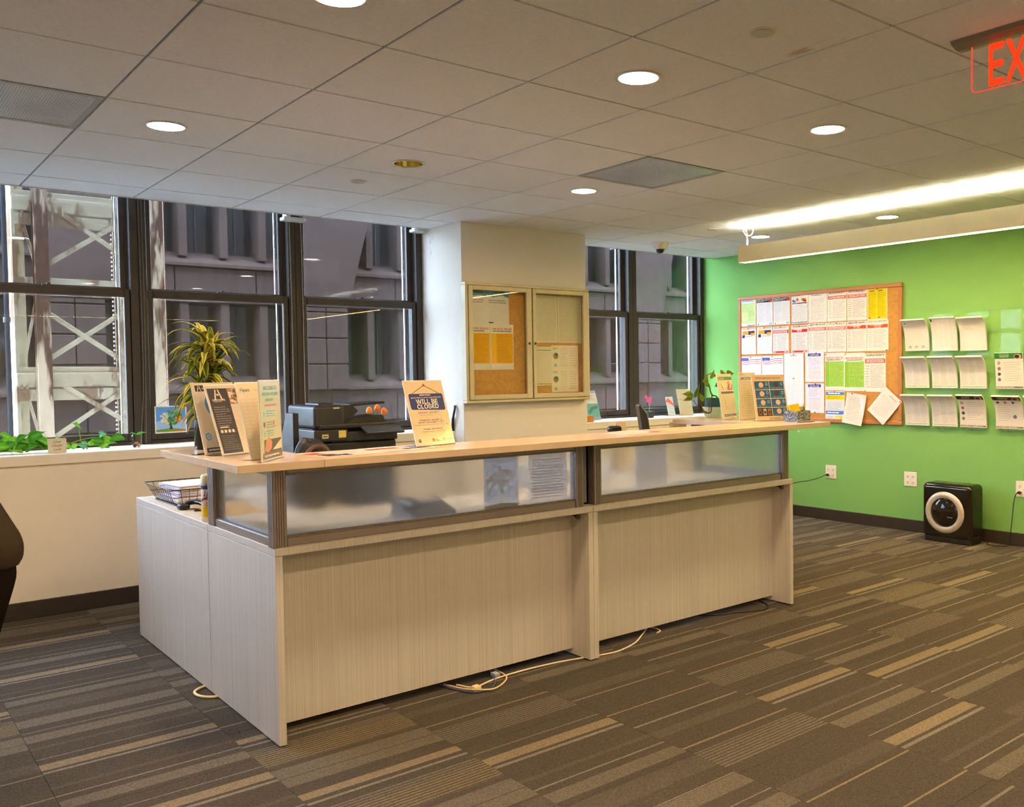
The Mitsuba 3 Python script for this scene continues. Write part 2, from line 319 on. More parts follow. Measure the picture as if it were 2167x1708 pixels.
for x, z in ((2.275, 2.49), (3.30, 2.50)):
    k = thing('blind_bracket', ('white blind bracket at the ceiling between the middle windows' if x < 3 else 'white blind bracket at the ceiling beside the column'), 'bracket')
    part(k, 'plate', B((x - .08, 3.44, z - .025), (x + (.08 if x < 3 else .02), 3.53, z + .0), (215, 218, 218), .004), 'satin'); part(k, 'clip', B((x - .06, 3.45, z - .0), (x - .03, 3.53, z + .05), (205, 208, 208), .003), 'satin')
for dx, e in ((0, -.02), (.018, .01)): part('window_3', 'blind_cord', MB().tube(spline([(1.272 + dx, 3.525, 2.55), (1.274 + dx, 3.52, 1.9), (1.272 + dx * .8, 3.515, 1.35), (1.262 + e, 3.49, .94)], 6), .0016, (120, 114, 106), 5), label='pale blind cord')
for x in (2.262, 2.345): part('window_4', 'blind_cord', MB().tube(spline([(x, 3.525, 2.48), (x + .004, 3.523, 1.9), (x + .002, 3.52, 1.3), (x + .006, 3.515, .935)], 6), .0034, (140, 132, 122), 5), label='pale blind cord')

# ------------------------------------------------------------------ ceiling fittings
def disc(c, r, z, down=True, seg=32):
    a = np.arange(seg) * 2 * np.pi / seg; v = np.vstack([np.c_[c[0] + r * np.cos(a), c[1] + r * np.sin(a), np.full(seg, z)], [[c[0], c[1], z]]])
    f = np.array([[(i + 1) % seg, i, seg] if down else [i, (i + 1) % seg, seg] for i in range(seg)]); return v, f
DL = {(1, -1): 'lit recessed downlight cut off by the top edge of the frame', (1, 2): 'lit recessed downlight beside the left return grille', (3, -1): 'lit recessed downlight nearest the exit sign tile row, centre of the ceiling', (3, 2): 'unlit recessed downlight with a brassy reflector',
      (5, -1): 'lit recessed downlight above the green wall side, in front of the pendant', (5, 2): 'lit recessed downlight beside the right return grille', (9, 1): 'lit recessed downlight above the long pendant, nearer one', (9, 3): 'lit recessed downlight just above the far end of the pendant'}
for (i, j) in LAMPS:
    x, y = (i + .5) * TL, (j + .5) * TL; on = (i, j) != (3, 2)
    k = thing('downlight', DL.get((i, j), 'lit recessed downlight outside the frame, ' + {(1, -4): 'behind the camera', (3, -4): 'behind the camera to the right', (5, -4): 'far behind towards the pendant', (-1, -1): 'left of the camera', (-1, 2): 'near the left windows', (-1, -4): 'behind the camera to the left', (9, -1): 'over the brochure racks beyond the edge', (9, -4): 'in the far right corner'}.get((i, j), '')), 'ceiling light', 'recessed downlights in the ceiling')
    part(k, 'trim_ring', MB().add(lathe([(.090, ZC - .001), (.089, ZC - .004), (.078, ZC - .003), (.078, ZC + .002)], (x, y, 0)), (215, 213, 208), 40), 'satin')
    part(k, 'can', MB().add(lathe([(.0785, ZC), (.074, ZC + .05), (.060, ZC + .12), (0, ZC + .121)], (x, y, 0)), (215, 190, 120) if not on else (235, 232, 225), 40), 'brass' if not on else 'satin')
    if on: part(k, 'lens', mikit.ply(disc((x, y), .0765, ZC + .008), 'lamp_white', emitter=emit(WARM * [1, 1.16, 1.65], L_DOWN)), label='glowing lens')
    else: part(k, 'lamp', MB().add(lathe([(0, ZC + .02), (.018, ZC + .025), (.024, ZC + .05), (.02, ZC + .12)], (x, y, 0)), (240, 240, 235), 60), 'satin', label='unlit lamp')
for (i, j), lb in zip(VENTS, ('dark perforated return grille in the ceiling at the left edge', 'grey perforated return grille in the ceiling beside a downlight')):
    k = thing('ceiling_vent', lb, 'ceiling vent'); x0, y0 = i * TL, j * TL
    fr = MB()
    for lo, hi in (((.006, .006), (.03, TL - .006)), ((TL - .03, .006), (TL - .006, TL - .006)), ((.03, .006), (TL - .03, .03)), ((.03, TL - .03), (TL - .03, TL - .006))):
        fr.box((x0 + lo[0], y0 + lo[1], ZC - .001), (x0 + hi[0], y0 + hi[1], ZC + .014), (150, 150, 145))
    part(k, 'frame', fr, 'satin'); part(k, 'perforated_plate', B((x0 + .03, y0 + .03, ZC + .001), (x0 + TL - .03, y0 + TL - .03, ZC + .005), (1, 1, 1)), 'perforated')
    part(k, 'plenum', B((x0 + .03, y0 + .03, ZC + .05), (x0 + TL - .03, y0 + TL - .03, ZC + .06), (60, 60, 60)))
for x, y, r, lb in ((2.14, -.915, .042, 'round flat grey-green sprinkler cover near the water stain'), (2.118, 2.105, .042, 'round sprinkler cover beside the unlit downlight'), (5.165, 2.115, .042, 'round pale sprinkler cover by the end of the pendant')):
    k = thing('sprinkler_cover', lb, 'sprinkler cover')
    part(k, 'plate', MB().add(lathe([(0, ZC - .006), (r - .004, ZC - .006), (r, ZC - .003), (r, ZC + .001)], (x, y, 0)), (178, 176, 160), 30), 'satin'); part(k, 'rim', MB().add(lathe([(r - .001, ZC - .0035), (r + .004, ZC - .003), (r + .004, ZC + .0005)], (x, y, 0)), (205, 204, 198), 30), 'satin')
k = thing('dome_camera', 'white dome security camera on the ceiling by the right windows', 'security camera'); c = (5.345, 2.90, 0)
part(k, 'housing', MB().add(lathe([(.074, ZC), (.074, ZC - .008), (.066, ZC - .035), (.052, ZC - .058), (.036, ZC - .058)], c), (222, 220, 212), 40), 'satin')
part(k, 'dome', MB().add(lathe([(.037, ZC - .05), (.036, ZC - .07), (.026, ZC - .088), (0, ZC - .096)], c), (18, 18, 20), 60), 'gloss', label='smoked black dome'); part(k, 'lens', MB().add(lathe([(0, -.012), (.012, -.01), (.014, 0)], (c[0] - .018, c[1] - .03, ZC - .075), axis=(.5, .8, .4)), (8, 8, 10), 40), 'gloss')

# linear pendant with a lens above and below
PX0, PX1, PY1, PY0, PZ0, PZ1 = 5.195, 5.285, 1.862, -4.0, 2.212, 2.340
k = thing('pendant_light', 'long pale linear pendant light glowing above and below along the green wall', 'pendant light')
h = MB(); hc = (255, 234, 176)
h.box((PX0, PY0, PZ0), (PX0 + .006, PY1, PZ1), hc).box((PX1 - .006, PY0, PZ0), (PX1, PY1, PZ1), hc).box((PX0 + .006, PY0, PZ0 + .05), (PX1 - .006, PY1, PZ0 + .056), hc)
part(k, 'housing', h, 'satin'); part(k, 'end_cap', MB().box((PX0, PY1, PZ0), (PX1, PY1 + .004, PZ1), hc).box((PX0, PY0 - .004, PZ0), (PX1, PY0, PZ1), hc), 'satin')
def strip(x0, x1, y0, y1, z0, z1, down):
    v = np.array([[x0, y0, z0], [x1, y0, z0], [x1, y1, z1], [x0, y1, z1]]); f = np.array([[0, 1, 2], [0, 2, 3]]); return v, (f[:, ::-1] if down else f)
part(k, 'lower_lens', mikit.ply(strip(PX0 + .006, PX1 - .006, PY0, PY1, PZ0 + .003, PZ0 + .003, True), 'lamp_white', emitter=emit(WARM * [1, 1.02, 1.05], L_PEND * .5)), label='glowing lower lens')
part(k, 'upper_lens', mikit.ply(strip(PX0 + .006, PX1 - .006, PY0, PY1, PZ1 - .030, PZ1 - .030, False), 'lamp_white', emitter=emit(WARM * [1, .97, .7], L_PEND * 7.5)), label='glowing upper lens')
for y in (1.815, -1.2, -3.9):
    part(k, 'suspension_cable', MB().tube([(5.24, y, PZ1 - .01), (5.24, y, ZC)], .0018, (200, 195, 185), 5)); 
part(k, 'power_cord', MB().tube(spline([(5.232, 1.80, PZ1 - .01), (5.230, 1.80, 2.40), (5.215, 1.81, 2.43), (5.205, 1.82, 2.455), (5.215, 1.825, 2.47), (5.235, 1.815, 2.455), (5.232, 1.80, 2.425), (5.245, 1.78, 2.42), (5.262, 1.77, 2.45), (5.262, 1.77, 2.5)], 6), .005, (235, 230, 215), 7), 'satin')
part(k, 'canopy', MB().add(lathe([(.03, ZC), (.03, ZC - .006), (.012, ZC - .012), (0, ZC - .012)], (5.24, 1.80, 0)), (235, 230, 215), 40), 'satin')

k = thing('pendant_light', 'long linear pendant light behind the camera', 'pendant light'); y0, y1 = -4.3, -4.21
h = MB().box((-2.4, y0, PZ0), (4.4, y0 + .006, PZ1), hc).box((-2.4, y1 - .006, PZ0), (4.4, y1, PZ1), hc).box((-2.4, y0 + .006, PZ0 + .05), (4.4, y1 - .006, PZ0 + .056), hc); part(k, 'housing', h, 'satin')
part(k, 'lower_lens', mikit.ply(strip(-2.4, 4.4, y0 + .006, y1 - .006, PZ0 + .003, PZ0 + .003, True), 'lamp_white', emitter=emit(WARM * [1, 1.02, 1.05], L_PEND)), label='glowing lower lens')
part(k, 'upper_lens', mikit.ply(strip(-2.4, 4.4, y0 + .006, y1 - .006, PZ1 - .004, PZ1 - .004, False), 'lamp_white', emitter=emit(WARM * [1, 1.2, 1.7], L_PEND * 3.0)), label='glowing upper lens')
for x in (-2.3, 1.0, 4.3): part(k, 'suspension_cable', MB().tube([(x, (y0 + y1) / 2, PZ1 - .01), (x, (y0 + y1) / 2, ZC)], .0018, (200, 195, 185), 5))
# exit sign: edge-lit clear panel hanging from a metal canopy
k = thing('exit_sign', 'clear edge-lit sign with red letters hanging under a metal canopy', 'exit sign')
EX, EY1, EY0, EZ1, EZ0 = 2.785, -1.317, -1.66, 2.490, 2.318
can = trimesh.creation.extrude_polygon(Polygon([(-.062, 0), (.062, 0), (.05, -.012), (.02, -.022), (-.02, -.022), (-.05, -.012)]), EY1 - EY0 + .1, engine='earcut'); can.apply_transform(frame_of((1, 0, 0), (0, 0, 1), (EX, EY1 + .05, ZC)))
part(k, 'canopy', MB().add(can, (120, 112, 100), 20), 'metal')
pan = Polygon([(0, 0), (EY1 - EY0, 0), (EY1 - EY0, EZ1 - EZ0), (0, EZ1 - EZ0)]).buffer(-.018).buffer(.018); 
F = frame_of((0, -1, 0), (0, 0, 1), (EX - .003, EY1, EZ0))
def placed(m, F): m = m.copy(); m.apply_transform(F); return m
a = np.array(pan.exterior.coords)[:-1]; pm = trimesh.creation.triangulate_polygon(pan, engine='earcut'); pv = np.c_[pm[0], np.zeros(len(pm[0]))]
part(k, 'panel', placed(trimesh.Trimesh(pv, pm[1], process=False), F), 'acrylic')
rim = trimesh.creation.extrude_polygon(pan.difference(pan.buffer(-.0022)).intersection(sbox(-1, -1, 2, EZ1 - EZ0 - .004)), .006, engine='earcut')
part(k, 'lit_rim', mikit.ply(placed(rim, F), 'lamp_red', emitter=emit((1.0, .05, .035), 1.0)), label='red glowing edge')
def letters(txt, hgt, w=None, bold=True, depth=.0006):
    m = meshkit.text_mesh(txt, hgt, depth, bold); m.apply_translation((-m.bounds[0][0], 0, 0))
    if w: m.apply_scale((w / m.extents[0], 1, 1))
    return m
tx = letters('EXIT', .137, .25); tx.apply_translation((.060, .014, -.0005))
part(k, 'lettering', mikit.ply(placed(tx, F), 'lamp_red', emitter=emit((1.0, .035, .006), 1.2)), label='red letters reading EXIT')
part(k, 'led_strip', mikit.ply(placed(trimesh.util.concatenate([cbox((.055 + d * .06, EZ1 - EZ0 - .003, .002), (.085 + d * .06, EZ1 - EZ0 + .001, .010)) for d in range(5)]), F), 'lamp_white', emitter=emit((1.0, .03, .03), 9.0)), label='red glow of the lamps in the slot')
# ------------------------------------------------------------------ outside: steel mast, pipe, building opposite
CR = (205, 200, 175)
mast = thing('steel_mast', 'cream painted rusty lattice mast with cross braces outside the left window', 'steel mast')
Y0, Y1 = 5.0, 5.75
def beam(a, b, w, d, col=(1, 1, 1), up=(0, 0, 1)):
    """An I-less flat bar of width w and depth d between two points."""
    a, b = np.array(a, float), np.array(b, float); L = np.linalg.norm(b - a); t = (b - a) / L
    m = cbox((-w / 2, -d / 2, 0), (w / 2, d / 2, L), .004); y = np.array([0, 1, 0]) if abs(t[1]) < .9 else np.array([1, 0, 0]); x = np.cross(y, t); x /= np.linalg.norm(x); y = np.cross(t, x)
    M = np.eye(4); M[:3, 0], M[:3, 1], M[:3, 2], M[:3, 3] = x, y, t, a; m.apply_transform(M); return MB().add(m, col)
def ibeam(x, y, z0, z1, w, d, col=(1, 1, 1)):
    return MB().box((x - w / 2, y, z0), (x + w / 2, y + .02, z1), col).box((x - w / 2, y + d - .02, z0), (x + w / 2, y + d, z1), col).box((x - .01, y + .02, z0), (x + .01, y + d - .02, z1), col)
ZB, ZT = -6.0, 8.0
part(mast, 'corner_post', ibeam(.945, Y0 - .10, ZB, ZT, .092, .10), 'rust', label='rust streaked front post')
part(mast, 'corner_post', MB().box((.778, Y0 + .02, ZB), (.80, Y0 + .26, ZT), (1, 1, 1)).box((.80, Y0 + .24, ZB), (.885, Y0 + .26, ZT), (1, 1, 1)), 'old_paint')
part(mast, 'corner_post', ibeam(1.49, Y0 + .02, ZB, ZT, .05, .09), 'old_paint')
zb = [z + 1.49 * n for n in range(-4, 5) for z in (2.10,)]
for n in range(-4, 5):
    o = 1.31 * n
    for a, b in (((.965, 2.70), (1.50, 2.33)), ((.965, 2.20), (1.50, 2.58)), ((.965, 1.875), (1.50, 1.49)), ((.965, 1.495), (1.50, 1.878))):
        dy = 0 if a[1] > b[1] else .012
        part(mast, 'brace', beam((a[0], Y0 + dy, a[1] + o), (b[0], Y0 + dy, b[1] + o), .036, .012), 'old_paint')
    for z, hh in ((2.72, .085), (2.10, .045)):
        part(mast, 'cross_beam', MB().box((.79, Y0 + .02, z + o - hh / 2), (1.49, Y0 + .05, z + o + hh / 2), (1, 1, 1), .004), 'old_paint')
    part(mast, 'cross_beam', MB().box((.78, Y0 - .01, 1.302 + o), (1.49, Y0 + .05, 1.41 + o), (1, 1, 1), .006).box((.78, Y0 + .02, 1.20 + o), (1.49, Y0 + .05, 1.29 + o), (1, 1, 1), .004), 'old_paint')
    for z0, z1 in ((2.66, 2.14), (1.42, 2.06)):
        part(mast, 'brace', beam((.83, Y0 + .1, z0 + o), (.93, Y0 - .03, z1 + o), .022, .01), 'old_paint')
part(mast, 'rack', MB().box((1.452, Y0 + .03, ZB), (1.47, Y0 + .05, ZT), (70, 62, 50)), 'satin', label='dark toothed rack along the post')
for q in range(58): part(mast, 'rack_tooth', B((1.436, Y0 + .025, .78 + q * .0346), (1.457, Y0 + .055, .795 + q * .0346), (205, 185, 160), .003), 'satin')
pst = thing('steel_post', 'rusty brown steel post outside the second window', 'steel post')
part(pst, 'flange', ibeam(1.735, Y0 - .1, ZB, ZT, .088, .1), 'rust'); part(pst, 'side_plate', B((1.782, Y0 - .1, ZB), (1.79, Y0 - .05, ZT), (225, 190, 165)), 'satin', label='pale pink edge')
pp = thing('drain_pipe', 'thin dark vertical pipe left of the cream mast', 'pipe')
part(pp, 'pipe', MB().tube([(.728, Y0, ZB), (.728, Y0, ZT)], .017, (62, 66, 74), 10)); 
for z in (-.5, 1.8, 3.9): part(pp, 'clamp', MB().add(lathe([(.017, -.02), (.024, -.02), (.024, .02), (.017, .02)], (.728, Y0, z), 12), (80, 82, 88), 30), 'satin')

S = 1.565; BY = 22.0
fx = lambda x: -.288 + (x + .288) * S
fz = lambda z: 1.364 + (z - 1.364) * S
bld = thing('office_building', 'purple-brown granite office building across the street with finned window bands', 'building')
BX0, BX1, PIT = fx(-1.2), fx(23.2), 2.1
part(bld, 'core', MB().box((BX0, BY + .9, -14), (BX1, BY + 10, 18.5), (52, 44, 44)), 'matte')
stone = MB().box((BX0, BY + .0, -14), (BX1, BY + .9, fz(-.97 - PIT)), (1, 1, 1)).box((BX0, BY, fz(2.6 + 2 * PIT)), (BX1, BY + .9, 18.5), (1, 1, 1))
part(bld, 'plain_wall', stone, 'granite')
piers = [3.03 - 3.975 + 3.975 * i for i in range(-0, 7)]
gl = (14, 17, 20)
def panel(lo, hi): return MB().box(lo, hi, (1, 1, 1), .02)
for s in (-1, 0, 1):
    zw0, zw1, zn = 1.37 + s * PIT, 2.6 + s * PIT, 1.37 + (s + 1) * PIT
    # spandrel of panels above the window band; sloping ledge below it
    x = -1.2
    while x < 23.2:
        if s < 2: part(bld, 'stone_panel', panel((fx(x) + .012, BY + .05, fz(zw1) + .012), (fx(min(x + 1.325, 23.2)) - .012, BY + .5, fz(zn - .27) - .012)), 'granite')
        x += 1.325
    prof = Polygon([(BY - .10, fz(zw0 - .27)), (BY - .10, fz(zw0 - .22)), (BY + .62, fz(zw0)), (BY + .9, fz(zw0)), (BY + .9, fz(zw0 - .27))])
    m = trimesh.creation.extrude_polygon(prof, BX1 - BX0, engine='earcut'); m.apply_transform(frame_of((0, 1, 0), (0, 0, 1), (BX0, 0, 0)))
    part(bld, 'ledge', MB().add(m, (1, 1, 1)), 'granite', label='sloping stone ledge')
    for i, e in enumerate(piers):
        if e > 22: continue
        # window: glass with fins between this pier and the next
        x0, x1 = e, e + 3.975 - .85
        g = part(bld, 'window', MB().box((fx(x0), BY + .70, fz(zw0)), (fx(x1), BY + .74, fz(zw1)), gl), 'gloss')
        for q in range(1, 5):
            xf = x0 + .5 + (q - 1) * .655
            if xf < x1 - .1: part(bld, 'fin', MB().box((fx(xf), BY + .12, fz(zw0 - .1)), (fx(xf + .135), BY + .72, fz(zw1)), (1, 1, 1), .01), 'granite')
            if xf < x1: part(g, 'mullion', B((fx(xf - .3), BY + .66, fz(zw0)), (fx(xf - .28), BY + .70, fz(zw1)), (40, 38, 40)), 'satin')
    for i, e in enumerate(piers):
        # pier of stone panels; above the window head it flares out to the right
        if s >= 1 or e > 23: continue
        for zz in range(4):
            za, zb_ = zw0 - .27 + zz * .4675, zw0 - .27 + (zz + 1) * .4675
            if zz == 3: zb_ = zw1
            for x0, x1 in ((e - .85, e - .42), (e - .42, e)):
                part(bld, 'stone_panel', panel((fx(x0) + .012, BY - .28, fz(za) + .012), (fx(x1) - .012, BY + .6, fz(zb_) - .012)), 'granite')
        P = Polygon([(fx(e - .85), fz(zw1)), (fx(e), fz(zw1)), (fx(e + .46), fz(zw1 + 1.70)), (fx(e - .85), fz(zw1 + 1.70))])
        if s == 0:
            m = trimesh.creation.extrude_polygon(P, .9, engine='earcut'); m.apply_transform(frame_of((1, 0, 0), (0, 0, 1), (0, BY + .6, 0)))
            part(bld, 'flared_pier', MB().add(m, (1, 1, 1)), 'granite')
for x in (-.9, 5.0, 9.1): 
    part(bld, 'room_lamp', mikit.ply(cbox((fx(x), BY + .60, fz(2.33)), (fx(x) + .07, BY + .64, fz(2.33) + .07)), 'lamp_white', emitter=emit((1, .6, .15), 1.5)), label='small warm lamp behind the dark glass') if x > 0 else None
solo('wall_exterior', 'outer wall of this building above and below the windows', 'wall', MB().box((-14, 3.86, 2.95), (26, 4.0, 20), (120, 110, 105)).box((-14, 3.86, -14), (26, 4.0, -.2), (120, 110, 105)).box((7.3, 3.86, -.2), (26, 4.0, 2.95), (120, 110, 105)).box((-14, 3.86, -.2), (-3.2, 4.0, 2.95), (120, 110, 105)), 'matte', kind='structure')
solo('street', 'grey street far below the windows', 'street', B((-40, 3.9, -14.4), (60, 34, -14), (95, 95, 98)), kind='structure')

# ------------------------------------------------------------------ reception desk
LAM = (1, 1, 1)
def desk_unit(x0, x1, lb, left_y1, leg_l=True):
    k = thing('desk_unit', lb, 'desk')
    part(k, 'worktop', B((x0 + .0006, .365, .7055), (x1 - .0006, 1.138, .735), LAM, .002), 'laminate')
    part(k, 'modesty_panel', B((x0 + .028, .50, .035), (x1 - .028, .518, .7045), LAM), 'laminate')
    for a, b in ((x0 + .0008, x0 + .028), (x1 - .028, x1 - .0008)): part(k, 'side_panel', B((a, .366, .006), (b, 1.137, .7045), LAM, .0012), 'laminate')
    for x in (x0 + .1, x1 - .1): part(k, 'foot', MB().add(lathe([(0, 0), (.018, 0), (.018, .01), (.008, .012), (.008, .036)], (x, .9, 0), 14), (30, 30, 30), 40), 'satin')
    part(k, 'side_foot', MB().box((x0 + .006, .40, 0), (x0 + .022, .43, .007), (28, 26, 25)).box((x1 - .022, .40, 0), (x1 - .006, .43, .007), (28, 26, 25)))
    part(k, 'panel_clip', MB().add(lathe([(0, 0), (.010, 0), (.012, .004), (.012, .018), (0, .018)], (x1 - .075, .40, .690), 14, axis=(0, -1, 0)), (40, 30, 24), 40).box((x1 - .082, .40, .69), (x1 - .068, .42, .706), (40, 30, 24)), 'satin', label='dark brown clip under the worktop')
    return k
D1 = desk_unit(.93, 2.435, 'pale streaked laminate desk unit at the near left corner', 1.138)
D2 = desk_unit(2.435, 3.94, 'pale streaked laminate desk unit at the right end near the green wall', 1.138)
def return_desk(x0, x1, side, lb):
    k = thing('return_desk', lb, 'desk'); 
    part(k, 'worktop', B((x0, 1.1386, .7055), (x1, 2.322, .735), LAM, .002), 'laminate')
    for a, b in ((x0 + .0004, x0 + .0275), (x1 - .0275, x1 - .0004)): part(k, 'side_panel', B((a, 1.1394, .006), (b, 2.321, .7045), LAM, .0012), 'laminate')
    part(k, 'back_panel', B((x0 + .028, 2.29, .05), (x1 - .028, 2.308, .7045), LAM), 'laminate')
    part(k, 'side_foot', MB().box((x0 + .004, 1.25, 0), (x0 + .022, 1.28, .007), (28, 26, 25)).box((x1 - .022, 1.25, 0), (x1 - .004, 1.28, .007), (28, 26, 25)).box((x0 + .004, 2.2, 0), (x0 + .022, 2.23, .007), (28, 26, 25)).box((x1 - .022, 2.2, 0), (x1 - .004, 2.23, .007), (28, 26, 25)))
return_desk(.93, 1.59, 0, 'pale laminate return desk on the left, under the wire basket'); return_desk(3.30, 3.94, 1, 'pale laminate return desk on the right, under the flat monitor')
ALU, ALD = (128, 120, 118), (104, 98, 98)
def profile_post(x, y, w=.05, d=.05, z0=.735, z1=1.034):
    """Ribbed aluminium post: a square with grooves."""
    P = sbox(-w / 2, -d / 2, w / 2, d / 2).buffer(-.004).buffer(.004, quad_segs=3); n = max(2, int(w / .0085))
    for i in range(n):
        g = -w / 2 + (i + .5) * w / n
        if abs(g) > w / 2 - .007: continue
        for s in (-1, 1): P = P.difference(sbox(g - .0014, s * d / 2 - .004, g + .0014, s * d / 2 + .004))
    n = max(2, int(d / .0085))
    for i in range(n):
        g = -d / 2 + (i + .5) * d / n
        if abs(g) > d / 2 - .007: continue
        for s in (-1, 1): P = P.difference(sbox(s * w / 2 - .004, g - .0014, s * w / 2 + .004, g + .0014))
    P = max(getattr(P, 'geoms', [P]), key=lambda q: q.area)
    m = trimesh.creation.extrude_polygon(P, z1 - z0, engine='earcut'); m.apply_translation((x, y, z0)); return MB().add(m, ALU)
def screen(name_lb, axis, a, b, c, posts, gz=(.773, .997)):
    """Framed frosted pane along x (axis 0, at y = c) or along y (axis 1, at x = c), from a to b."""
    k = thing('privacy_screen', name_lb, 'privacy screen')
    pt = lambda u, t, z: (u, c + t, z) if axis == 0 else (c + t, u, z)
    part(k, 'bottom_rail', MB().box(pt(a, -.018, .7355), pt(b, .018, .766), ALU, .002).box(pt(a, -.012, .766), pt(b, .012, .774), ALD), 'metal')
    part(k, 'top_rail', MB().box(pt(a, -.018, 1.004), pt(b, .018, 1.0335), ALU, .002).box(pt(a, -.012, .996), pt(b, .012, 1.004), ALD), 'metal')
    part(k, 'frosted_pane', (np.array([pt(a - .004, 0, .77), pt(b + .004, 0, .77), pt(b + .004, 0, 1.0), pt(a - .004, 0, 1.0)]), [[0, 1, 2], [0, 2, 3]] if axis == 0 else [[0, 2, 1], [0, 3, 2]]), 'frost')
    for x, y, w, d in posts: part(k, 'post', profile_post(x, y, w, d, .7355, 1.0335), 'metal')
    return k
SC1 = screen('frosted screen in an aluminium frame on the left of the front desk, before the printer', 0, .985, 2.346, .405, [(.953, .397, .052, .056), (2.370, .405, .044, .05)])
SC2 = screen('frosted screen in an aluminium frame on the right end of the front desk', 0, 2.508, 3.858, .405, [(2.480, .405, .044, .05), (3.892, .405, .056, .05)])
SC3 = screen('short frosted screen on the left side of the desk behind the wipes canister', 1, .43, 1.05, .955, [(.955, 1.09, .05, .075)])
SC4 = screen('short frosted screen on the right side of the desk under the counter', 1, .435, 1.05, 3.892, [(3.892, 1.08, .05, .06)])
k = thing('cable_cover', 'black cable channel in the gap between the two front screens', 'cable cover'); part(k, 'back', B((2.386, .434, .7355), (2.472, .440, 1.033), (14, 13, 13))); part(k, 'strap', MB().add(placed(cbox((-.012, -.002, 0), (.012, .002, .28)), frame_of((1, 0, 0), (0, 1, 0), (2.432, .426, .745))), (110, 110, 115)), 'satin', label='grey strap')
ct = thing('transaction_counter', 'raised honey coloured U-shaped counter top on the aluminium screens', 'counter top')
CT0, CT1 = 1.034, 1.062
for x0, x1, y0, y1 in ((.757, 1.063, .22, .552), (.757, 1.093, .552, 1.165), (1.063, 2.433, .22, .558), (2.433, 3.80, .22, .558), (3.80, 4.10, .22, .558), (3.757, 4.10, .558, 1.165)):
    part(ct, 'slab', B((x0 + .0004, y0 + .0004, CT0), (x1 - .0004, y1 - .0004, CT1), (1, 1, 1), .0012), 'countertop')
# ------------------------------------------------------------------ printed sheets
class Sheet:
    """A sheet of paper w x h metres: printed shapes lie a hair above it. Local x right, y up, z towards the reader."""
    def __init__(self, w, h, col=(240, 240, 236), th=.0006, seed=0):
        col = tuple(.925 * x for x in col)
        self.w, self.h, self.ops, self.rng = w, h, [], random.Random(seed); self.th = th
        self.ops.append((cbox((0, 0, -th), (w, h, 0)), lin(col))) if th else self._q(0, 0, w, h, 0, col)
    def _q(self, x0, y0, x1, y1, z, col):
        self.ops.append((([[x0, y0, z], [x1, y0, z], [x1, y1, z], [x0, y1, z]], [[0, 1, 2], [0, 2, 3]]), lin(col)))
    def rect(self, x0, y0, x1, y1, col, layer=1): self._q(x0 * self.w, y0 * self.h, x1 * self.w, y1 * self.h, .00025 * layer, col); return self
    def poly(self, pts, col, layer=1):
        v, f = trimesh.creation.triangulate_polygon(Polygon([(x * self.w, y * self.h) for x, y in pts]), engine='earcut')
        self.ops.append(((np.c_[v, np.full(len(v), .00025 * layer)], f), lin(col))); return self
    def disc(self, x, y, r, col, layer=1, n=18, sy=1.0):
        a = np.arange(n) * 2 * np.pi / n; r *= self.w
        return self.poly([((x * self.w + r * math.cos(t)) / self.w, (y * self.h + sy * r * math.sin(t)) / self.h) for t in a], col, layer)
    def text(self, s, x, y, hh, col, layer=2, w=None, bold=True, mid=True):
        m = letters(s, hh * self.h, w * self.w if w else None, bold, .00005); tw = m.extents[0]
        m.apply_translation((x * self.w - (tw / 2 if mid else 0), y * self.h, .00025 * layer)); self.ops.append((m, lin(col))); return self
    def body(self, x0, y0, x1, y1, n, col=(150, 148, 146), fill=.45, words=4, layer=1, ragged=True):
        """n lines of text too small to read, as dashes."""
        p = (y1 - y0) / n
        for i in range(n):
            y = y1 - (i + .5) * p; x = x0; end = x1 if not ragged else x1 - self.rng.random() ** 2 * .35 * (x1 - x0)
            while x < end - 1e-6:
                L = min(end - x, (x1 - x0) / words * (.5 + self.rng.random())); self.rect(x, y - p * fill / 2, x + L * .93, y + p * fill / 2, col, layer); x += L
        return self
    def frame(self, x0, y0, x1, y1, t, col, layer=1):
        for a in ((x0, y0, x1, y0 + t), (x0, y1 - t, x1, y1), (x0, y0, x0 + t, y1), (x1 - t, y0, x1, y1)): self.rect(*a, col, layer)
        return self
    def mesh(self, F=None, bend=None, sub=0):
        mb = MB()
        for g, c in self.ops:
            v, f = (np.asarray(g.vertices), np.asarray(g.faces)) if hasattr(g, 'vertices') else (np.asarray(g[0], float), np.asarray(g[1]))
            if bend is not None:
                m = trimesh.Trimesh(v, f, process=False)
                if sub and np.ptp(v[:, 1]) > sub: 
                    v2, f2 = trimesh.remesh.subdivide_to_size(v, f, sub, max_iter=12); m = trimesh.Trimesh(v2, f2, process=False)
                v, f = bend(np.asarray(m.vertices)), np.asarray(m.faces)
            if F is not None: v = v @ F[:3, :3].T + F[:3, 3]
            mb.raw(v[f].reshape(-1, 3), np.arange(len(f) * 3).reshape(-1, 3), c)
        return mb
def on_green(y, z, ang=0.0, d=.0):
    c, s = math.cos(ang), math.sin(ang); return frame_of((0, -c, s), (0, s, c), (XR - d, y, z))
RED, NAVY, BLK, GRY, WHT = (196, 48, 44), (44, 58, 120), (48, 46, 46), (120, 118, 116), (244, 244, 240)

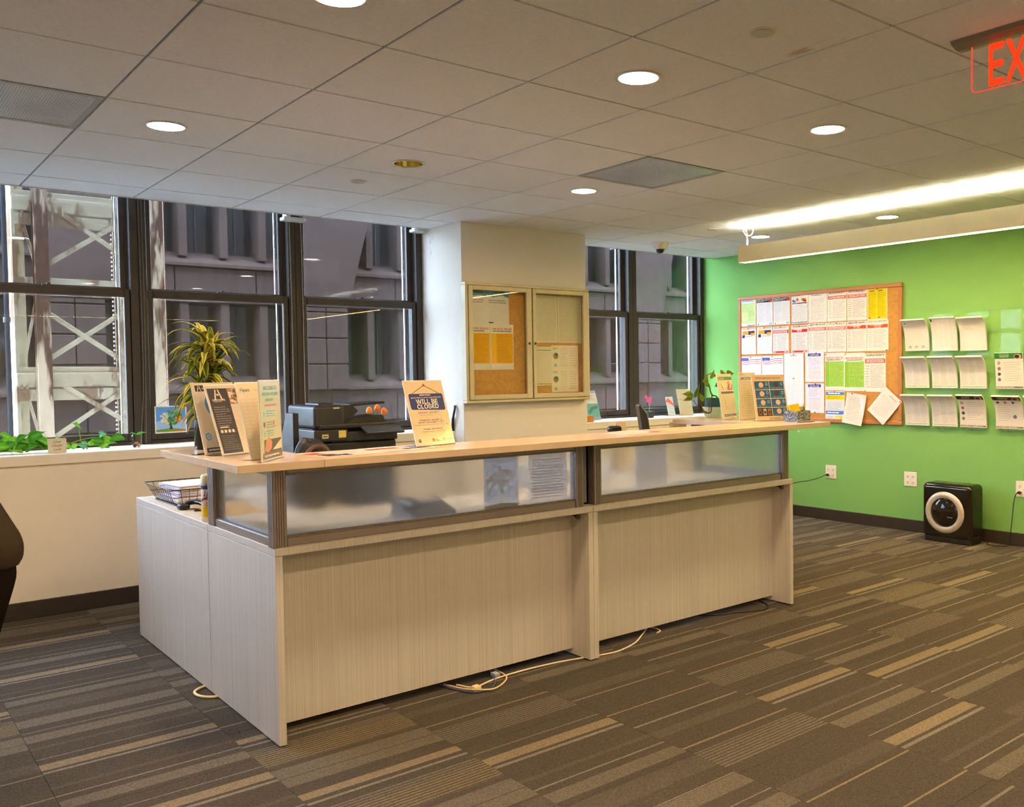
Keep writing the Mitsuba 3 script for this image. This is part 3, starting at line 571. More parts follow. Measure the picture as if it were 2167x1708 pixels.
# ------------------------------------------------------------------ cork board and what is pinned to it
k = thing('cork_board', 'large wood framed cork board full of pinned posters on the green wall', 'notice board')
BY1, BY0, BZ0_, BZ1_ = 3.062, 1.262, .885, 2.085
part(k, 'cork_sheet', B((XR - .014, BY0 + .03, BZ0_ + .03), (XR - .001, BY1 - .03, BZ1_ - .03), (1, 1, 1)), 'cork')
WD = (176, 112, 58)
for lo, hi in (((BY0, BZ0_), (BY1, BZ0_ + .036)), ((BY0, BZ1_ - .036), (BY1, BZ1_)), ((BY0, BZ0_ + .036), (BY0 + .036, BZ1_ - .036)), ((BY1 - .036, BZ0_ + .036), (BY1, BZ1_ - .036))):
    part(k, 'frame_rail', B((XR - .024, lo[0], lo[1]), (XR - .0005, hi[0], hi[1]), WD, .005), 'satin')
for y in (BY0 + .02, BY1 - .02):
    for z in (BZ0_ + .022, BZ1_ - .022): part(k, 'screw', MB().add(lathe([(0, .002), (.005, .001), (.006, 0)], (XR - .024, y, z), 12, axis=(-1, 0, 0)), (225, 215, 200), 40), 'satin')
GP = 'posters pinned to the cork board'
def pinned(name, lb, cat, sh, y, z, ang=0., d=.0155, bend=None, pins=((.5, .97),), pc=(200, 40, 40), grp=GP):
    F = on_green(y, z, ang, d); kk = thing(name, lb, cat, grp); part(kk, 'sheet', sh.mesh(F, bend, .03 if bend is not None else 0), 'matte')
    for u, v in pins:
        q = F[:3, :3] @ np.array([u * sh.w, v * sh.h, 0.001]) + F[:3, 3]
        if bend is not None: q = F[:3, :3] @ bend(np.array([[u * sh.w, v * sh.h, .001]]))[0] + F[:3, 3]
        part(kk, 'pin', MB().add(lathe([(0, .009), (.0045, .008), (.003, .004), (.005, 0), (0, 0)], q, 10, axis=F[:3, 2]), pc, 50), 'satin')
    return kk
PW, PH = .197, .262
CREAM = (243, 241, 233)
def rights(w, h, head, red_lines, seed, red=RED, sub=None, big=None, col=CREAM, foot=False, hc=BLK):
    s = Sheet(w, h, col, seed=seed); s.text(head, .5, .925, .05, hc, w=.86)
    if sub: s.text(sub, .5, .885, .022, GRY, w=.7)
    top = .86 if not sub else .865
    s.rect(.03, top - .115, .97, top, red)
    if big: s.text(big, .5, top - .095, .075, WHT, w=.3); s.body(.12, top - .03, .88, top - .005, 1, WHT, .7, 6, 2)
    else: s.body(.08, top - .105, .92, top - .01, red_lines, (246, 226, 214), .55, 5, 2, False)
    s.body(.05, .10, .24, .70, 9, (185, 176, 165), .35, 2, 1)
    s.body(.28, .10, .95, .70, 17, (186, 182, 174), .42, 5, 1)
    if foot: s.rect(.06, .02, .94, .085, red); s.disc(.14, .05, .03, WHT, 2); s.rect(.72, .035, .88, .07, WHT, 2)
    return s
# top row
z0 = 1.792; ys = [3.030, 2.830, 2.626, 2.412, 2.216, 2.010, 1.804, 1.597]
s = Sheet(PW - .008, .268, (240, 243, 238), seed=1); s.rect(.04, .10, .96, .84, (196, 220, 150)); s.rect(.1, .2, .5, .5, (226, 226, 176), 2); s.rect(.45, .35, .9, .6, (186, 214, 136), 2); s.body(.08, .2, .94, .82, 14, (160, 190, 120), .3, 6, 3); s.body(.06, .88, .94, .95, 2, (110, 110, 190), .5, 5); s.rect(.45, .015, .7, .04, (80, 90, 210)); s.rect(.7, .015, .95, .04, (210, 80, 80))
pinned('poster', 'pale green map-like poster in the top left corner of the cork board', 'poster', s, ys[0], z0 + .002)
for i, t in ((1, 'EMPLOYEE RIGHTS'), (2, 'DERECHOS DEL EMPLEADO')):
    s = Sheet(PW, .262, (236, 236, 236), seed=i + 1); s.rect(.02, .84, .98, .965, (40, 40, 44)); s.text(t, .42, .90, .045, WHT, w=.72); s.body(.06, .855, .7, .885, 1, (190, 190, 190), .7, 6, 2); s.rect(.80, .845, .97, .96, (170, 60, 60), 2)
    s.body(.06, .12, .5, .80, 15, (198, 198, 198), .4, 4); s.body(.54, .12, .95, .80, 15, (204, 204, 204), .4, 4); s.disc(.12, .05, .03, (70, 70, 76)); s.rect(.78, .03, .94, .085, (140, 180, 205))
    pinned('poster', ['poster with a black heading band, second from the left in the top row', 'poster with a black heading band, third from the left in the top row'][i - 1], 'poster', s, ys[i], z0)
s = Sheet(PW - .006, .266, (238, 237, 234), seed=5); s.rect(.05, .685, .95, .715, NAVY); s.rect(.05, .03, .95, .05, (60, 70, 130)); s.rect(.05, .05, .07, .69, GRY); s.rect(.93, .05, .95, .69, GRY)
for x, y, r, c in ((.12, .79, .07, (70, 110, 160)), (.22, .77, .05, (90, 120, 150)), (.36, .83, .07, (190, 60, 60)), (.42, .78, .05, (230, 190, 70)), (.64, .83, .06, (200, 120, 40)), (.76, .80, .09, (190, 60, 30)), (.86, .84, .05, (235, 180, 60)), (.84, .77, .06, (120, 60, 40))): s.disc(x, y, r, c, 2, 10)
s.body(.05, .93, .5, .96, 1, (120, 160, 150), .5, 4); s.body(.1, .10, .9, .66, 14, (196, 196, 196), .4, 6)
pinned('poster', 'poster with a row of small colourful figures above a navy bar, top row', 'poster', s, ys[3], z0)
s = Sheet(PW + .004, .268, (240, 237, 228), seed=6); s.body(.22, .90, .85, .94, 1, (140, 140, 176), .8, 2); s.rect(.14, .92, .2, .95, (90, 100, 160), 3); s.body(.12, .08, .88, .82, 22, (196, 190, 186), .4, 6)
pinned('poster', 'plain white text notice in the middle of the top row', 'poster', s, ys[4], z0, pc=(60, 130, 50))
pinned('poster', 'top row poster reading EMPLOYEE RIGHTS over a red band', 'poster', rights(PW + .002, .264, 'EMPLOYEE RIGHTS', 3, 11), ys[5], z0)
pinned('poster', 'top row poster over a red band right beside the yellow poster', 'poster', rights(PW + .004, .266, 'DERECHOS DE EMPLEADOS', 3, 12), ys[6], z0 - .003)
s = Sheet(PW - .004, .27, (228, 212, 40), seed=13); s.frame(0, 0, 1, 1, .03, CREAM, 2); s.rect(.1, .90, .36, .935, (130, 116, 20)); s.rect(.55, .90, .78, .935, (130, 116, 20))
s.body(.06, .12, .44, .87, 22, (186, 168, 20), .4, 3); s.body(.52, .12, .92, .87, 22, (186, 168, 20), .4, 3); s.rect(.08, .05, .16, .09, (120, 100, 20)); s.rect(.55, .05, .63, .09, (120, 100, 20)); s.rect(.47, .05, .485, .93, (244, 232, 120), 2)
pinned('poster', 'bright yellow two-column poster at the right end of the top row', 'poster', s, ys[7], z0 - .008)
# second row
z0 = 1.52; ys = [3.027, 2.826, 2.632, 2.416, 2.222, 2.014, 1.808, 1.602]
for i in (0, 1):
    s = Sheet(PW - .012, .258, (236, 237, 238), seed=20 + i); s.rect(.1, .945, .95, .97, (225, 150, 60)); s.rect(.1, .74, .92, .88, (222, 158, 66)); s.rect(.5, .74, .92, .88, (66, 62, 88), 2); s.rect(.08, .62, .26, .73, (56, 62, 120)); s.rect(.66, .70, .92, .80, (222, 158, 66), 3); s.body(.3, .64, .9, .70, 1, (226, 170, 90), .5, 4)
    s.body(.08, .05, .47, .58, 15, (200, 206, 214), .45, 3); s.body(.52, .05, .92, .58, 15, (204, 208, 214), .45, 3)
    pinned('poster', ['orange and navy patterned poster at the left end of the second row', 'orange and navy patterned poster, second from the left in the second row'][i], 'poster', s, ys[i], z0)
s = rights(PW - .01, .255, 'EMPLOYEE RIGHTS', 4, 22, (190, 50, 58), col=(238, 237, 236), foot=True, hc=GRY); pinned('poster', 'second row poster with red block and red foot bar, beside the orange posters', 'poster', s, ys[2], z0)
s = rights(PW - .008, .256, 'WORKER RIGHTS', 3, 23, (200, 52, 58), big='$15.00', col=(238, 237, 236), foot=True); pinned('poster', 'second row poster reading WORKER RIGHTS with a red band and a red foot bar', 'poster', s, ys[3], z0)
pinned('poster', 'second row poster reading EMPLOYEE RIGHTS over a plain red band, in the middle', 'poster', rights(PW + .006, .264, 'EMPLOYEE RIGHTS', 3, 24, (206, 66, 56)), ys[4], z0)
pinned('poster', 'second row poster with a thin grey heading over a red band, third from the right', 'poster', rights(PW + .004, .262, 'DERECHOS DEL EMPLEADO', 2, 25, (214, 84, 66), hc=GRY), ys[5], z0)
pinned('poster', 'second row poster with a large price in its red band, second from the right', 'poster', rights(PW + .006, .264, 'EMPLOYEE RIGHTS', 3, 26, (214, 78, 54), big='$7.25'), ys[6], z0 - .002)
pinned('poster', 'second row poster with a large price in its red band, at the right end', 'poster', rights(PW + .012, .266, 'DERECHOS EMPLEADOS', 3, 27, (214, 78, 54), big='$7.25', hc=(150, 140, 130)), ys[7], z0 - .003, pins=((.93, .02),), pc=(60, 80, 190))
# third row
for i, y in enumerate((3.034, 2.768)):
    s = Sheet(.258, .29, (238, 240, 242), seed=30 + i)
    for q in range(6): 
        y0 = .74 + q * .033; s.poly([(.05, y0), (.3, y0 - .02), (.6, y0 + .018), (.97, y0 + .01), (.97, y0 + .028), (.6, y0 + .034), (.3, y0 - .004), (.05, y0 + .016)], (206, 70, 80) if q % 2 == 0 else (238, 238, 240), 1)
    s.rect(.02, .845, .38, .945, (70, 80, 180), 3)
    for a in range(6):
        for b in range(3): s.rect(.05 + a * .055, .86 + b * .027, .065 + a * .055, .87 + b * .027, WHT, 4)
    s.body(.06, .35, .94, .68, 9, (206, 208, 212), .35, 6)
    pinned('poster', ['poster with a wavy striped flag at the left end of the third row', 'poster with a wavy red, white and blue flag, right of its twin'][i], 'poster', s, y, 1.21)
for i, (z, lb) in enumerate(((1.249, 'plain white text sheet beside the flag posters'), (1.028, 'plain white text sheet below its twin, behind the sign holders'))):
    s = Sheet(.226, .268, (240, 240, 240), seed=33 + i); s.body(.32, .9, .68, .94, 1, (150, 150, 150), .7, 3); s.body(.1, .12, .92, .84, 14, (214, 214, 216), .3, 5)
    pinned('poster', lb, 'poster', s, 2.500, z - (.004 if i else 0), d=.0155 + .002 * (1 - i))
for i, (z, t) in enumerate(((1.25, 'COMPLAINT'), (.968, 'QUEJA'))):
    s = Sheet(.208, .27, (238, 238, 242), seed=35 + i); s.rect(.15, .87, .83, .965, (50, 60, 150)); s.text(t, .49, .885, .06, (225, 225, 240), w=.5); s.body(.18, .55, .8, .84, 9, (190, 190, 222), .45, 4); s.rect(.2, .44, .8, .52, (206, 206, 232)); s.body(.18, .1, .8, .42, 10, (232, 196, 200), .4, 4)
    pinned('poster', ['white flyer headed COMPLAINT on a blue bar, third row', 'white flyer with a blue heading bar at the bottom of the board'][i], 'poster', s, 2.258, z, pins=((.6, .97),) if i == 0 else ((.55, .98), (.52, .02)), pc=(40, 44, 70))
for i, (y, t) in enumerate(((2.039, 'EMPLOYEE RIGHTS'), (1.833, 'DERECHOS EMPLEADO'))):
    s = Sheet(.206, .336, CREAM, seed=38 + i); s.text(t, .5, .84, .046, (200, 70, 60), w=.88); s.body(.1, .798, .92, .826, 1, GRY, .8, 5); s.rect(.02, .10, .98, .775, (156, 200, 92)); s.rect(.02, .10, .22, .775, (136, 184, 70), 2); s.body(.26, .12, .94, .75, 20, (120, 168, 66), .3, 5, 3)
    pinned('poster', ['green bodied poster with a red heading in the third row, left one', 'green bodied poster with a red heading in the third row, right one'][i], 'poster', s, y, 1.176 - i * .006, pins=((.06, .96),), pc=(70, 80, 60))
pinned('poster', 'poster reading WORKER RIGHTS with a red block at the right end of the third row', 'poster', rights(.21, .332, 'WORKER RIGHTS', 3, 41, (208, 66, 58)), 1.628, 1.166, pins=((.05, .02),), pc=(60, 140, 60))
s = Sheet(.204, .262, (236, 238, 242), seed=42); s.rect(.02, .86, .98, .97, (84, 130, 206)); s.body(.15, .89, .88, .945, 1, WHT, .8, 3, 2); s.rect(.02, .70, .98, .85, (236, 206, 30)); s.body(.1, .73, .9, .83, 2, (170, 150, 30), .4, 4, 2); s.body(.06, .34, .94, .66, 8, (190, 196, 206), .4, 5); s.rect(.02, .20, .98, .32, (84, 130, 206)); s.body(.1, .22, .9, .30, 1, (225, 232, 242), .5, 4, 2)
s.poly([(.52, .14), (.85, .16), (.93, .08), (.80, .05), (.70, .09), (.54, .09)], (236, 210, 60)); s.body(.06, .06, .4, .14, 2, (160, 180, 210), .4, 3)
pinned('poster', 'blue and yellow banded poster low on the board left of the tilted papers', 'poster', s, 2.036, .908)
def curl(amt): return lambda v: np.c_[v[:, 0], v[:, 1], v[:, 2] + amt * np.maximum(0, .24 - v[:, 1]) ** 2 * 4]
s = Sheet(.20, .27, (242, 236, 226), .003, seed=43); s.body(.12, .12, .86, .88, 18, (196, 184, 176), .35, 4); s.poly([(.60, .97), (.98, .82), (.99, .2), (.75, .7)], (222, 226, 238), 2)
pinned('paper', 'sheaf of papers pinned slightly askew at the bottom of the cork board', 'paper', s, 1.838, .895, -.14, .026, curl(.12), ((.3, .98),), grp=None)
s = Sheet(.20, .262, (244, 240, 234), .0015, seed=44); s.body(.12, .12, .88, .78, 18, (200, 190, 186), .35, 5); s.body(.4, .84, .88, .9, 2, (222, 130, 120), .5, 3)
pinned('paper', 'single sheet hanging at a steep tilt over the lower right corner of the cork board', 'paper', s, 1.582, 1.012, -.70, .027, curl(.08), ((.95, .97),), grp=None)

# ------------------------------------------------------------------ clear brochure racks on the green wall
def drape(z0, tilt):
    """The pad stands in its pocket and leans over towards the room: local y is length along the paper."""
    L = np.linspace(0, .30, 61); th = .06 + tilt * (L / .28) ** 2.6; d = np.concatenate([[0], np.cumsum(np.sin(th[:-1]) * np.diff(L))]); zz = np.concatenate([[0], np.cumsum(np.cos(th[:-1]) * np.diff(L))])
    def f(v):
        y = np.clip(v[:, 1], 0, .30); D, Z, TH = np.interp(y, L, d), np.interp(y, L, zz), np.interp(y, L, th)
        return np.c_[v[:, 0], Z - v[:, 2] * np.sin(TH), D + v[:, 2] * np.cos(TH)]
    return f
def brochure(kind, seed):
    s = Sheet(.216, .275, (240, 234, 220), .014, seed=seed); s.sub = .02
    if kind == 'grid':
        for q in range(3): s.body(.07 + q * .31, .10, .34 + q * .30, .95, 22, (205, 199, 190) if q != 1 else (198, 192, 184), .42, 3)
        s.rect(.05, .045, .95, .058, (120, 170, 80))
    elif kind == 'form':
        s.rect(.04, .88, .10, .97, (60, 50, 46)); 
        for q in range(4): s.rect(.2 + q * .2, .1, .212 + q * .2, .9, (206, 196, 176))
        for q in range(4): s.body(.1 + q * .2, .12, .24 + q * .2, .9, 12, (214, 204, 184), .25, 2)
    elif kind == 'plain': s.body(.15, .6, .55, .8, 4, (205, 197, 182), .4, 3); s.body(.1, .15, .9, .5, 8, (224, 214, 192), .25, 5)
    elif kind == 'codes':
        s.disc(.13, .86, .03, (90, 80, 80)); s.body(.14, .25, .92, .85, 16, (220, 210, 186), .3, 6)
        for q in range(3): s.body(.16 + q * .27, .08, .28 + q * .27, .16, 4, (150, 130, 104), .6, 3, 1, False)
    else:
        top = (52, 118, 62) if kind == 'green' else (64, 50, 48)
        s.rect(.0, .84, 1, 1.0, top); s.body(.18, .87, .55, .97, 3, (210, 220, 200), .35, 3, 2); s.disc(.82, .90, .14, (190, 150, 120), 3, 12, .7); s.disc(.80, .90, .09, (50, 52, 62), 4, 8, .7)
        if kind != 'photo':
            for q, c in enumerate(((170, 150, 135), (150, 100, 80), (80, 70, 66), (110, 110, 112))): s.disc(.14, .72 - q * .155, .06, c, 2)
            s.body(.3, .2, .92, .76, 9, (200, 192, 176), .35, 5)
        else:
            for q, c in enumerate(((70, 70, 72), (150, 90, 60), (80, 80, 84))): s.disc(.15 + q * .27, .76, .05, c, 2)
            s.disc(.70, .34, .07, (110, 112, 116), 2); s.body(.1, .2, .6, .7, 8, (205, 198, 186), .35, 4)
        s.rect(.02, .02, .98, .065, (120, 105, 100)); s.body(.05, .03, .9, .055, 1, (225, 215, 205), .6, 6, 2)
    return s
RK = [('left', 1.229, [('codes', 1.508, 1.1), ('grid', 1.203, 1.15), ('grid', .893, 1.15)]), ('middle', .984, [('form', 1.502, .75), ('grid', 1.202, 1.15), ('grid', .893, 1.15)]),
      ('right', .744, [('plain', 1.498, 1.0), ('grid', 1.200, 1.15), ('dark', .893, 1.05)]), ('far right', .452, [(None, 1.49, 0), ('green', 1.199, .25), ('photo', .893, 1.15)]), ('out', .207, [('plain', 1.49, 1.0), ('green', 1.199, .4), ('grid', .893, 1.1)])]
LBS = {('left', 0): 'pad of forms with small printed squares, top pocket of the left brochure rack', ('left', 1): 'curled pad of three-column leaflets, middle pocket of the left brochure rack', ('left', 2): 'curled pad of three-column leaflets, bottom pocket of the left brochure rack',
       ('middle', 0): 'tall pad of lined forms, top pocket of the middle brochure rack', ('middle', 1): 'curled pad of three-column leaflets, middle pocket of the middle brochure rack', ('middle', 2): 'curled pad of three-column leaflets, bottom pocket of the middle brochure rack',
       ('right', 0): 'broad pad of nearly blank sheets, top pocket of the rack nearest the purifier', ('right', 1): 'curled pad of three-column leaflets, middle pocket right of its twins', ('right', 2): 'dark headed flyers with round photos, bottom pocket above the purifier',
       ('far right', 1): 'green headed flyer with round photos at the right edge of the photo', ('far right', 2): 'dark headed flyer curled over at the right edge of the photo', ('out', 0): 'blank pad beyond the right edge, top pocket', ('out', 1): 'green headed flyer beyond the right edge', ('out', 2): 'leaflet pad beyond the right edge, bottom pocket'}
for n, (nm, y1, pads) in enumerate(RK):
    k = thing('brochure_rack', {'left': 'clear wall rack holding three pads, next to the cork board', 'middle': 'clear wall rack holding three pads, middle of the three full racks', 'right': 'clear wall rack holding three pads, above the air purifier', 'far right': 'clear wall rack with an empty top pocket at the right edge', 'out': 'clear wall rack beyond the right edge'}[nm], 'brochure rack')
    w = .232; ya, yb = y1 + .006, y1 + .006 - w
    part(k, 'back_panel', (np.array([[XR - .006, ya, .865], [XR - .006, yb, .865], [XR - .006, yb, 1.80], [XR - .006, ya, 1.80]]), [[0, 1, 2], [0, 2, 3]]), 'acrylic')
    for (kind, z, tl), q in zip(pads, range(3)):
        part(k, 'pocket', MB().box((XR - .05, yb + .002, z - .012), (XR - .006, ya - .002, z - .009), (1, 1, 1)).raw([[XR - .05, ya, z - .012], [XR - .05, yb, z - .012], [XR - .058, yb, z + .12], [XR - .058, ya, z + .12]], [[0, 1, 2], [0, 2, 3]], (1, 1, 1)), 'acrylic')
        if kind: 
            F = on_green(y1 - .002, z, 0, .026 if kind != 'green' else .03)
            solo('brochure_pad', LBS[(nm, q)], 'brochures', brochure(kind, 60 + n * 5 + q).mesh(F, drape(z, tl), .02), 'matte', 'pads in the clear wall racks')
    for z in (1.44, 1.13, .872): part(k, 'screw', MB().add(lathe([(0, .003), (.004, .002), (.005, 0)], (XR - .007, (ya + yb) / 2 + .03, z), 10, axis=(-1, 0, 0)), (200, 200, 195), 40), 'metal')

# ------------------------------------------------------------------ outlets, cords, air purifier
for n, (y, lb) in enumerate(((1.988, 'white quadruple wall outlet with a black plug beside the desk'), (1.194, 'white quadruple wall outlet with nothing plugged in, left of the air purifier'), (.247, 'white quadruple wall outlet with a black cord, cut by the right edge'))):
    k = thing('wall_outlet', lb, 'outlet'); part(k, 'cover_plate', B((XR - .006, y - .059, .378), (XR - .0003, y + .059, .499), (232, 226, 214), .003), 'satin')
    for dy in (-.025, .025):
        for dz in (.410, .452 + .005):
            m = rbox((XR - .008, y + dy - .017, dz - .015), (XR - .003, y + dy + .017, dz + .015), .0024, 8); f = part(k, 'socket', MB().add(m, (226, 220, 208), 40), 'satin')
            part(f, 'slot', MB().box((XR - .0084, y + dy + .004, dz - .002), (XR - .0078, y + dy + .0065, dz + .008), (50, 46, 42)).box((XR - .0084, y + dy - .0065, dz - .002), (XR - .0078, y + dy - .004, dz + .007), (50, 46, 42)).box((XR - .0084, y + dy - .002, dz - .011), (XR - .0078, y + dy + .002, dz - .007), (50, 46, 42)))
    part(k, 'screw', MB().add(lathe([(0, .0015), (.003, .001), (.0035, 0)], (XR - .006, y, .4335), 10, axis=(-1, 0, 0)), (210, 205, 195), 40), 'satin')
def plug_cord(lb, y, z, pts, grp=None):
    k = thing('extension_lead', lb, 'cord'); part(k, 'plug', MB().box((XR - .034, y - .011, z - .010), (XR - .0086, y + .011, z + .010), (24, 22, 22), .004), 'satin')
    part(k, 'cable', MB().tube(spline([(XR - .034, y, z), (XR - .05, y + .004, z - .002)] + pts, 8), .0032, (26, 24, 24), 7), 'satin')
plug_cord('black power cord sagging from the left outlet to the back of the desk', 2.013, .412, [(6.50, 2.05, .39), (6.33, 2.05, .375), (6.1, 2.0, .385), (5.6, 1.85, .40), (5.0, 1.6, .44), (4.4, 1.4, .52), (3.96, 1.25, .60)])
plug_cord('black power cord hanging from the right outlet to the floor', .272, .412, [(6.54, .30, .36), (6.535, .31, .25), (6.54, .325, .12), (6.545, .34, .03), (6.52, .34, .006), (6.46, .36, .005), (6.44, .42, .005), (6.47, .48, .005), (6.53, .50, .005)])
k = thing('air_purifier', 'glossy black air purifier with a silver ring standing on the carpet', 'air purifier')
PFX, PYA, PYB = 6.30, .517, .930
body = rbox((PFX, PYA, .03), (6.505, PYB, .462), .04, 20)
part(k, 'body', MB().add(body, (9, 9, 10), 35), 'gloss')
part(k, 'foot_base', B((PFX + .01, PYA + .02, 0), (6.50, PYB - .02, .045), (9, 9, 9), .006), 'satin')
pc = (PFX - .0005, .7355, .238)
part(k, 'ring', MB().add(lathe([(.112, -.004), (.115, .008), (.135, .014), (.155, .009), (.163, -.002)], pc, 56, axis=(-1, 0, 0)), (205, 196, 182), 50), 'metal', label='broad silver ring')
part(k, 'dome', MB().add(lathe([(.113, .0), (.10, .010), (.075, .022), (.04, .031), (0, .034)], pc, 48, axis=(-1, 0, 0)), (7, 7, 8), 60), 'gloss', label='black bulging grille dome')
lt = letters('Coway', .010, None, False); part(k, 'lettering', MB().add(placed(lt, frame_of((0, -1, 0), (0, 0, 1), (PFX - .034, .695, .205))), (150, 140, 125)), 'satin')
part(k, 'control_strip', B((PFX + .03, PYA + .06, .4615), (PFX + .08, PYB - .06, .4635), (30, 30, 32), .0008), 'gloss')
part(k, 'side_handle', B((6.36, PYA - .004, .30), (6.44, PYA + .004, .38), (20, 20, 20), .002), 'satin')

# ------------------------------------------------------------------ glazed notice case on the column
k = thing('display_case', 'shallow champagne metal notice case with two glazed doors on the column', 'display case')
CX0, CX1, CZ0, CZ1, CYF = 3.322, 4.510, 1.142, 2.048, 2.885
MT = (196, 184, 150)
for lo, hi in (((CX0, CZ0), (CX1, CZ0 + .022)), ((CX0, CZ1 - .022), (CX1, CZ1)), ((CX0, CZ0 + .022), (CX0 + .022, CZ1 - .022)), ((CX1 - .022, CZ0 + .022), (CX1, CZ1 - .022))):
    part(k, 'frame_side', B((lo[0], CYF, lo[1]), (hi[0], COLY - .0006, hi[1]), MT, .003), 'satin')
part(k, 'cork_back', B((CX0 + .022, 2.936, CZ0 + .022), (CX1 - .022, 2.948, CZ1 - .022), (1, 1, 1)), 'cork')
for x0, x1, gx0, gx1, lx in ((CX0 + .025, 3.922, 3.384, 3.872, 3.893), (3.934, CX1 - .025, 3.965, 4.440, 3.949)):
    d = part(k, 'door', MB().box((x0, CYF - .008, CZ0 + .024), (gx0, CYF + .012, CZ1 - .024), MT, .003).box((gx1, CYF - .008, CZ0 + .024), (x1, CYF + .012, CZ1 - .024), MT, .003).box((gx0, CYF - .008, CZ0 + .024), (gx1, CYF + .012, 1.202), MT, .003).box((gx0, CYF - .008, 1.990), (gx1, CYF + .012, CZ1 - .024), MT, .003), 'satin')
    part(d, 'pane', (np.array([[gx0, CYF + .003, 1.202], [gx1, CYF + .003, 1.202], [gx1, CYF + .003, 1.99], [gx0, CYF + .003, 1.99]]), [[0, 1, 2], [0, 2, 3]]), 'pane')
    part(d, 'lock', MB().add(lathe([(0, .006), (.009, .006), (.010, 0)], (lx, CYF - .008, 1.595), 14, axis=(0, -1, 0)), (70, 62, 50), 40), 'metal')
part(k, 'door_stile', B((3.9225, CYF - .002, CZ0 + .022), (3.9335, CYF + .03, CZ1 - .022), (90, 80, 60)), 'satin')
def on_case(x, z, ang=0, d=0): return frame_of((math.cos(ang), 0, math.sin(ang)), (-math.sin(ang), 0, math.cos(ang)), (x, 2.9345 - d, z))
def cased(lb, sh, x, z, ang=0, d=0, cat='poster'): return solo('notice', lb, cat, sh.mesh(on_case(x, z, ang, d)), 'matte', 'notices inside the glazed case')
for i, (x, w) in enumerate(((3.335 + .02, .185), (3.538, .206))):
    s = Sheet(w, .262, (232, 224, 208), seed=80 + i); s.poly([(0, .86), (.3, .80), (.7, .86), (1, .80), (1, 1), (0, 1)], (70, 130, 160)); s.poly([(0, .84), (.3, .79), (.7, .84), (1, .78), (1, .81), (.7, .87), (.3, .82), (0, .87)], (150, 190, 205), 2); s.rect(.3, .92, .8, 1, (90, 80, 70), 3)
    s.body(.1, .62, .9, .74, 2, (150, 150, 160), .5, 4); s.body(.1, .12, .9, .56, 14, (205, 198, 184), .35, 6)
    if i: s.rect(.1, .045, .3, .085, (90, 86, 80))
    cased(['blue headed notice at the upper left inside the glazed case', 'blue headed notice with a small logo, upper middle of the left glazed door'][i], s, x, 1.735)
for i, (x, w, t) in enumerate(((3.345, .224, 'EMPLOYEE RIGHTS'), (3.571, .209, 'DERECHOS DEL EMPLEADO'))):
    s = Sheet(w, .348, (236, 226, 206), seed=84 + i); s.text(t, .5, .875, .045, (196, 60, 50), w=.86); s.body(.1, .832, .92, .862, 1, GRY, .8, 5); s.rect(.03, .14, .97, .80, (214, 150, 22)); s.rect(.03, .14, .24 if i else .03, .80, (226, 170, 40), 2); s.body(.28, .17, .93, .78, 20, (190, 128, 18), .3, 5, 3)
    cased(['orange bodied poster at the left edge inside the glazed case', 'orange bodied poster, right one of the pair in the left glazed door'][i], s, x, 1.392, 0, .001 + .001 * i)
for i, (x, w) in enumerate(((3.962, .252), (4.218, .246))):
    s = Sheet(w, .378, (226, 214, 184), seed=88 + i); s.body(.06, .04, .94, .97, 34, (186, 174, 148), .4, 5, 1, False)
    cased(['tall dense text sheet, left one in the right glazed door', 'tall dense text sheet, right one in the right glazed door'][i], s, x, 1.605)
s = Sheet(.19, .31, (228, 216, 186), seed=90); s.rect(.1, .90, .95, .915, (70, 130, 60)); s.rect(.1, .03, .95, .045, (70, 130, 60)); s.body(.1, .08, .9, .86, 22, (206, 190, 160), .35, 4)
cased('sheet between two green lines at the lower left of the right glazed door', s, 3.962, 1.263, 0, .001)
for i, z in enumerate((1.395, 1.206)):
    s = Sheet(.275, .19, (234, 222, 192), seed=91 + i); s.disc(.16, .55, .10, (120, 140, 100), 1, 8); s.disc(.13, .5, .05, (190, 100, 80), 2, 6); s.disc(.19, .6, .05, (70, 90, 130), 2, 6); s.body(.06, .80, .24, .9, 2, (130, 130, 150), .4, 2); s.disc(.15, .15, .05, (150, 160, 190)); s.body(.34, .1, .62, .92, 10, (190, 186, 166), .35, 3); s.body(.68, .1, .95, .92, 8, (200, 184, 150), .35, 3)
    cased(['small leaflet with a round picture, upper of two in the right glazed door', 'small leaflet with a round picture, lower of two in the right glazed door'][i], s, 4.148, z, 0, .002)
# ------------------------------------------------------------------ on the counter: sign holders, plant, papers
def sign_holder(lb, sh, x, y, yaw, lean, h=.28, w=.216, depth=.075, z=None):
    """Clear slanted holder: a front sheet, a foot going back, the printed sheet between two clear faces."""
    z = CT1 if z is None else z; k = thing('sign_holder', lb, 'sign holder')
    ex = np.array([math.cos(yaw), math.sin(yaw), 0]); nb = np.array([-math.sin(yaw), math.cos(yaw), 0]); ey = np.array([0, 0, math.cos(lean)]) + nb * math.sin(lean)
    F = frame_of(ex, ey, np.array([x, y, z + .004]))
    part(k, 'printed_sheet', sh.mesh(F), 'coated')
    q = lambda u, v, d: F[:3, :3] @ np.array([u, v, d]) + F[:3, 3]
    hold = MB().add(placed(cbox((-.002, -.003, -.004), (w + .002, h + .003, -.0012)), F), (235, 238, 232))
    f0 = [np.array([x, y, z + .0006]) - ex * .001 - nb * .002, np.array([x, y, z + .0006]) + ex * (w + .001) - nb * .002]; f1 = [p + nb * depth for p in f0]
    part(k, 'back_sheet', hold, 'satin'); 
    foot = [f0[0], f0[1], f1[1], f1[0]]; v = np.array(foot + [p + np.array([0, 0, .0025]) for p in foot])
    part(k, 'foot', trimesh.convex.convex_hull(v), 'clear_solid', label='clear acrylic foot')
    return k
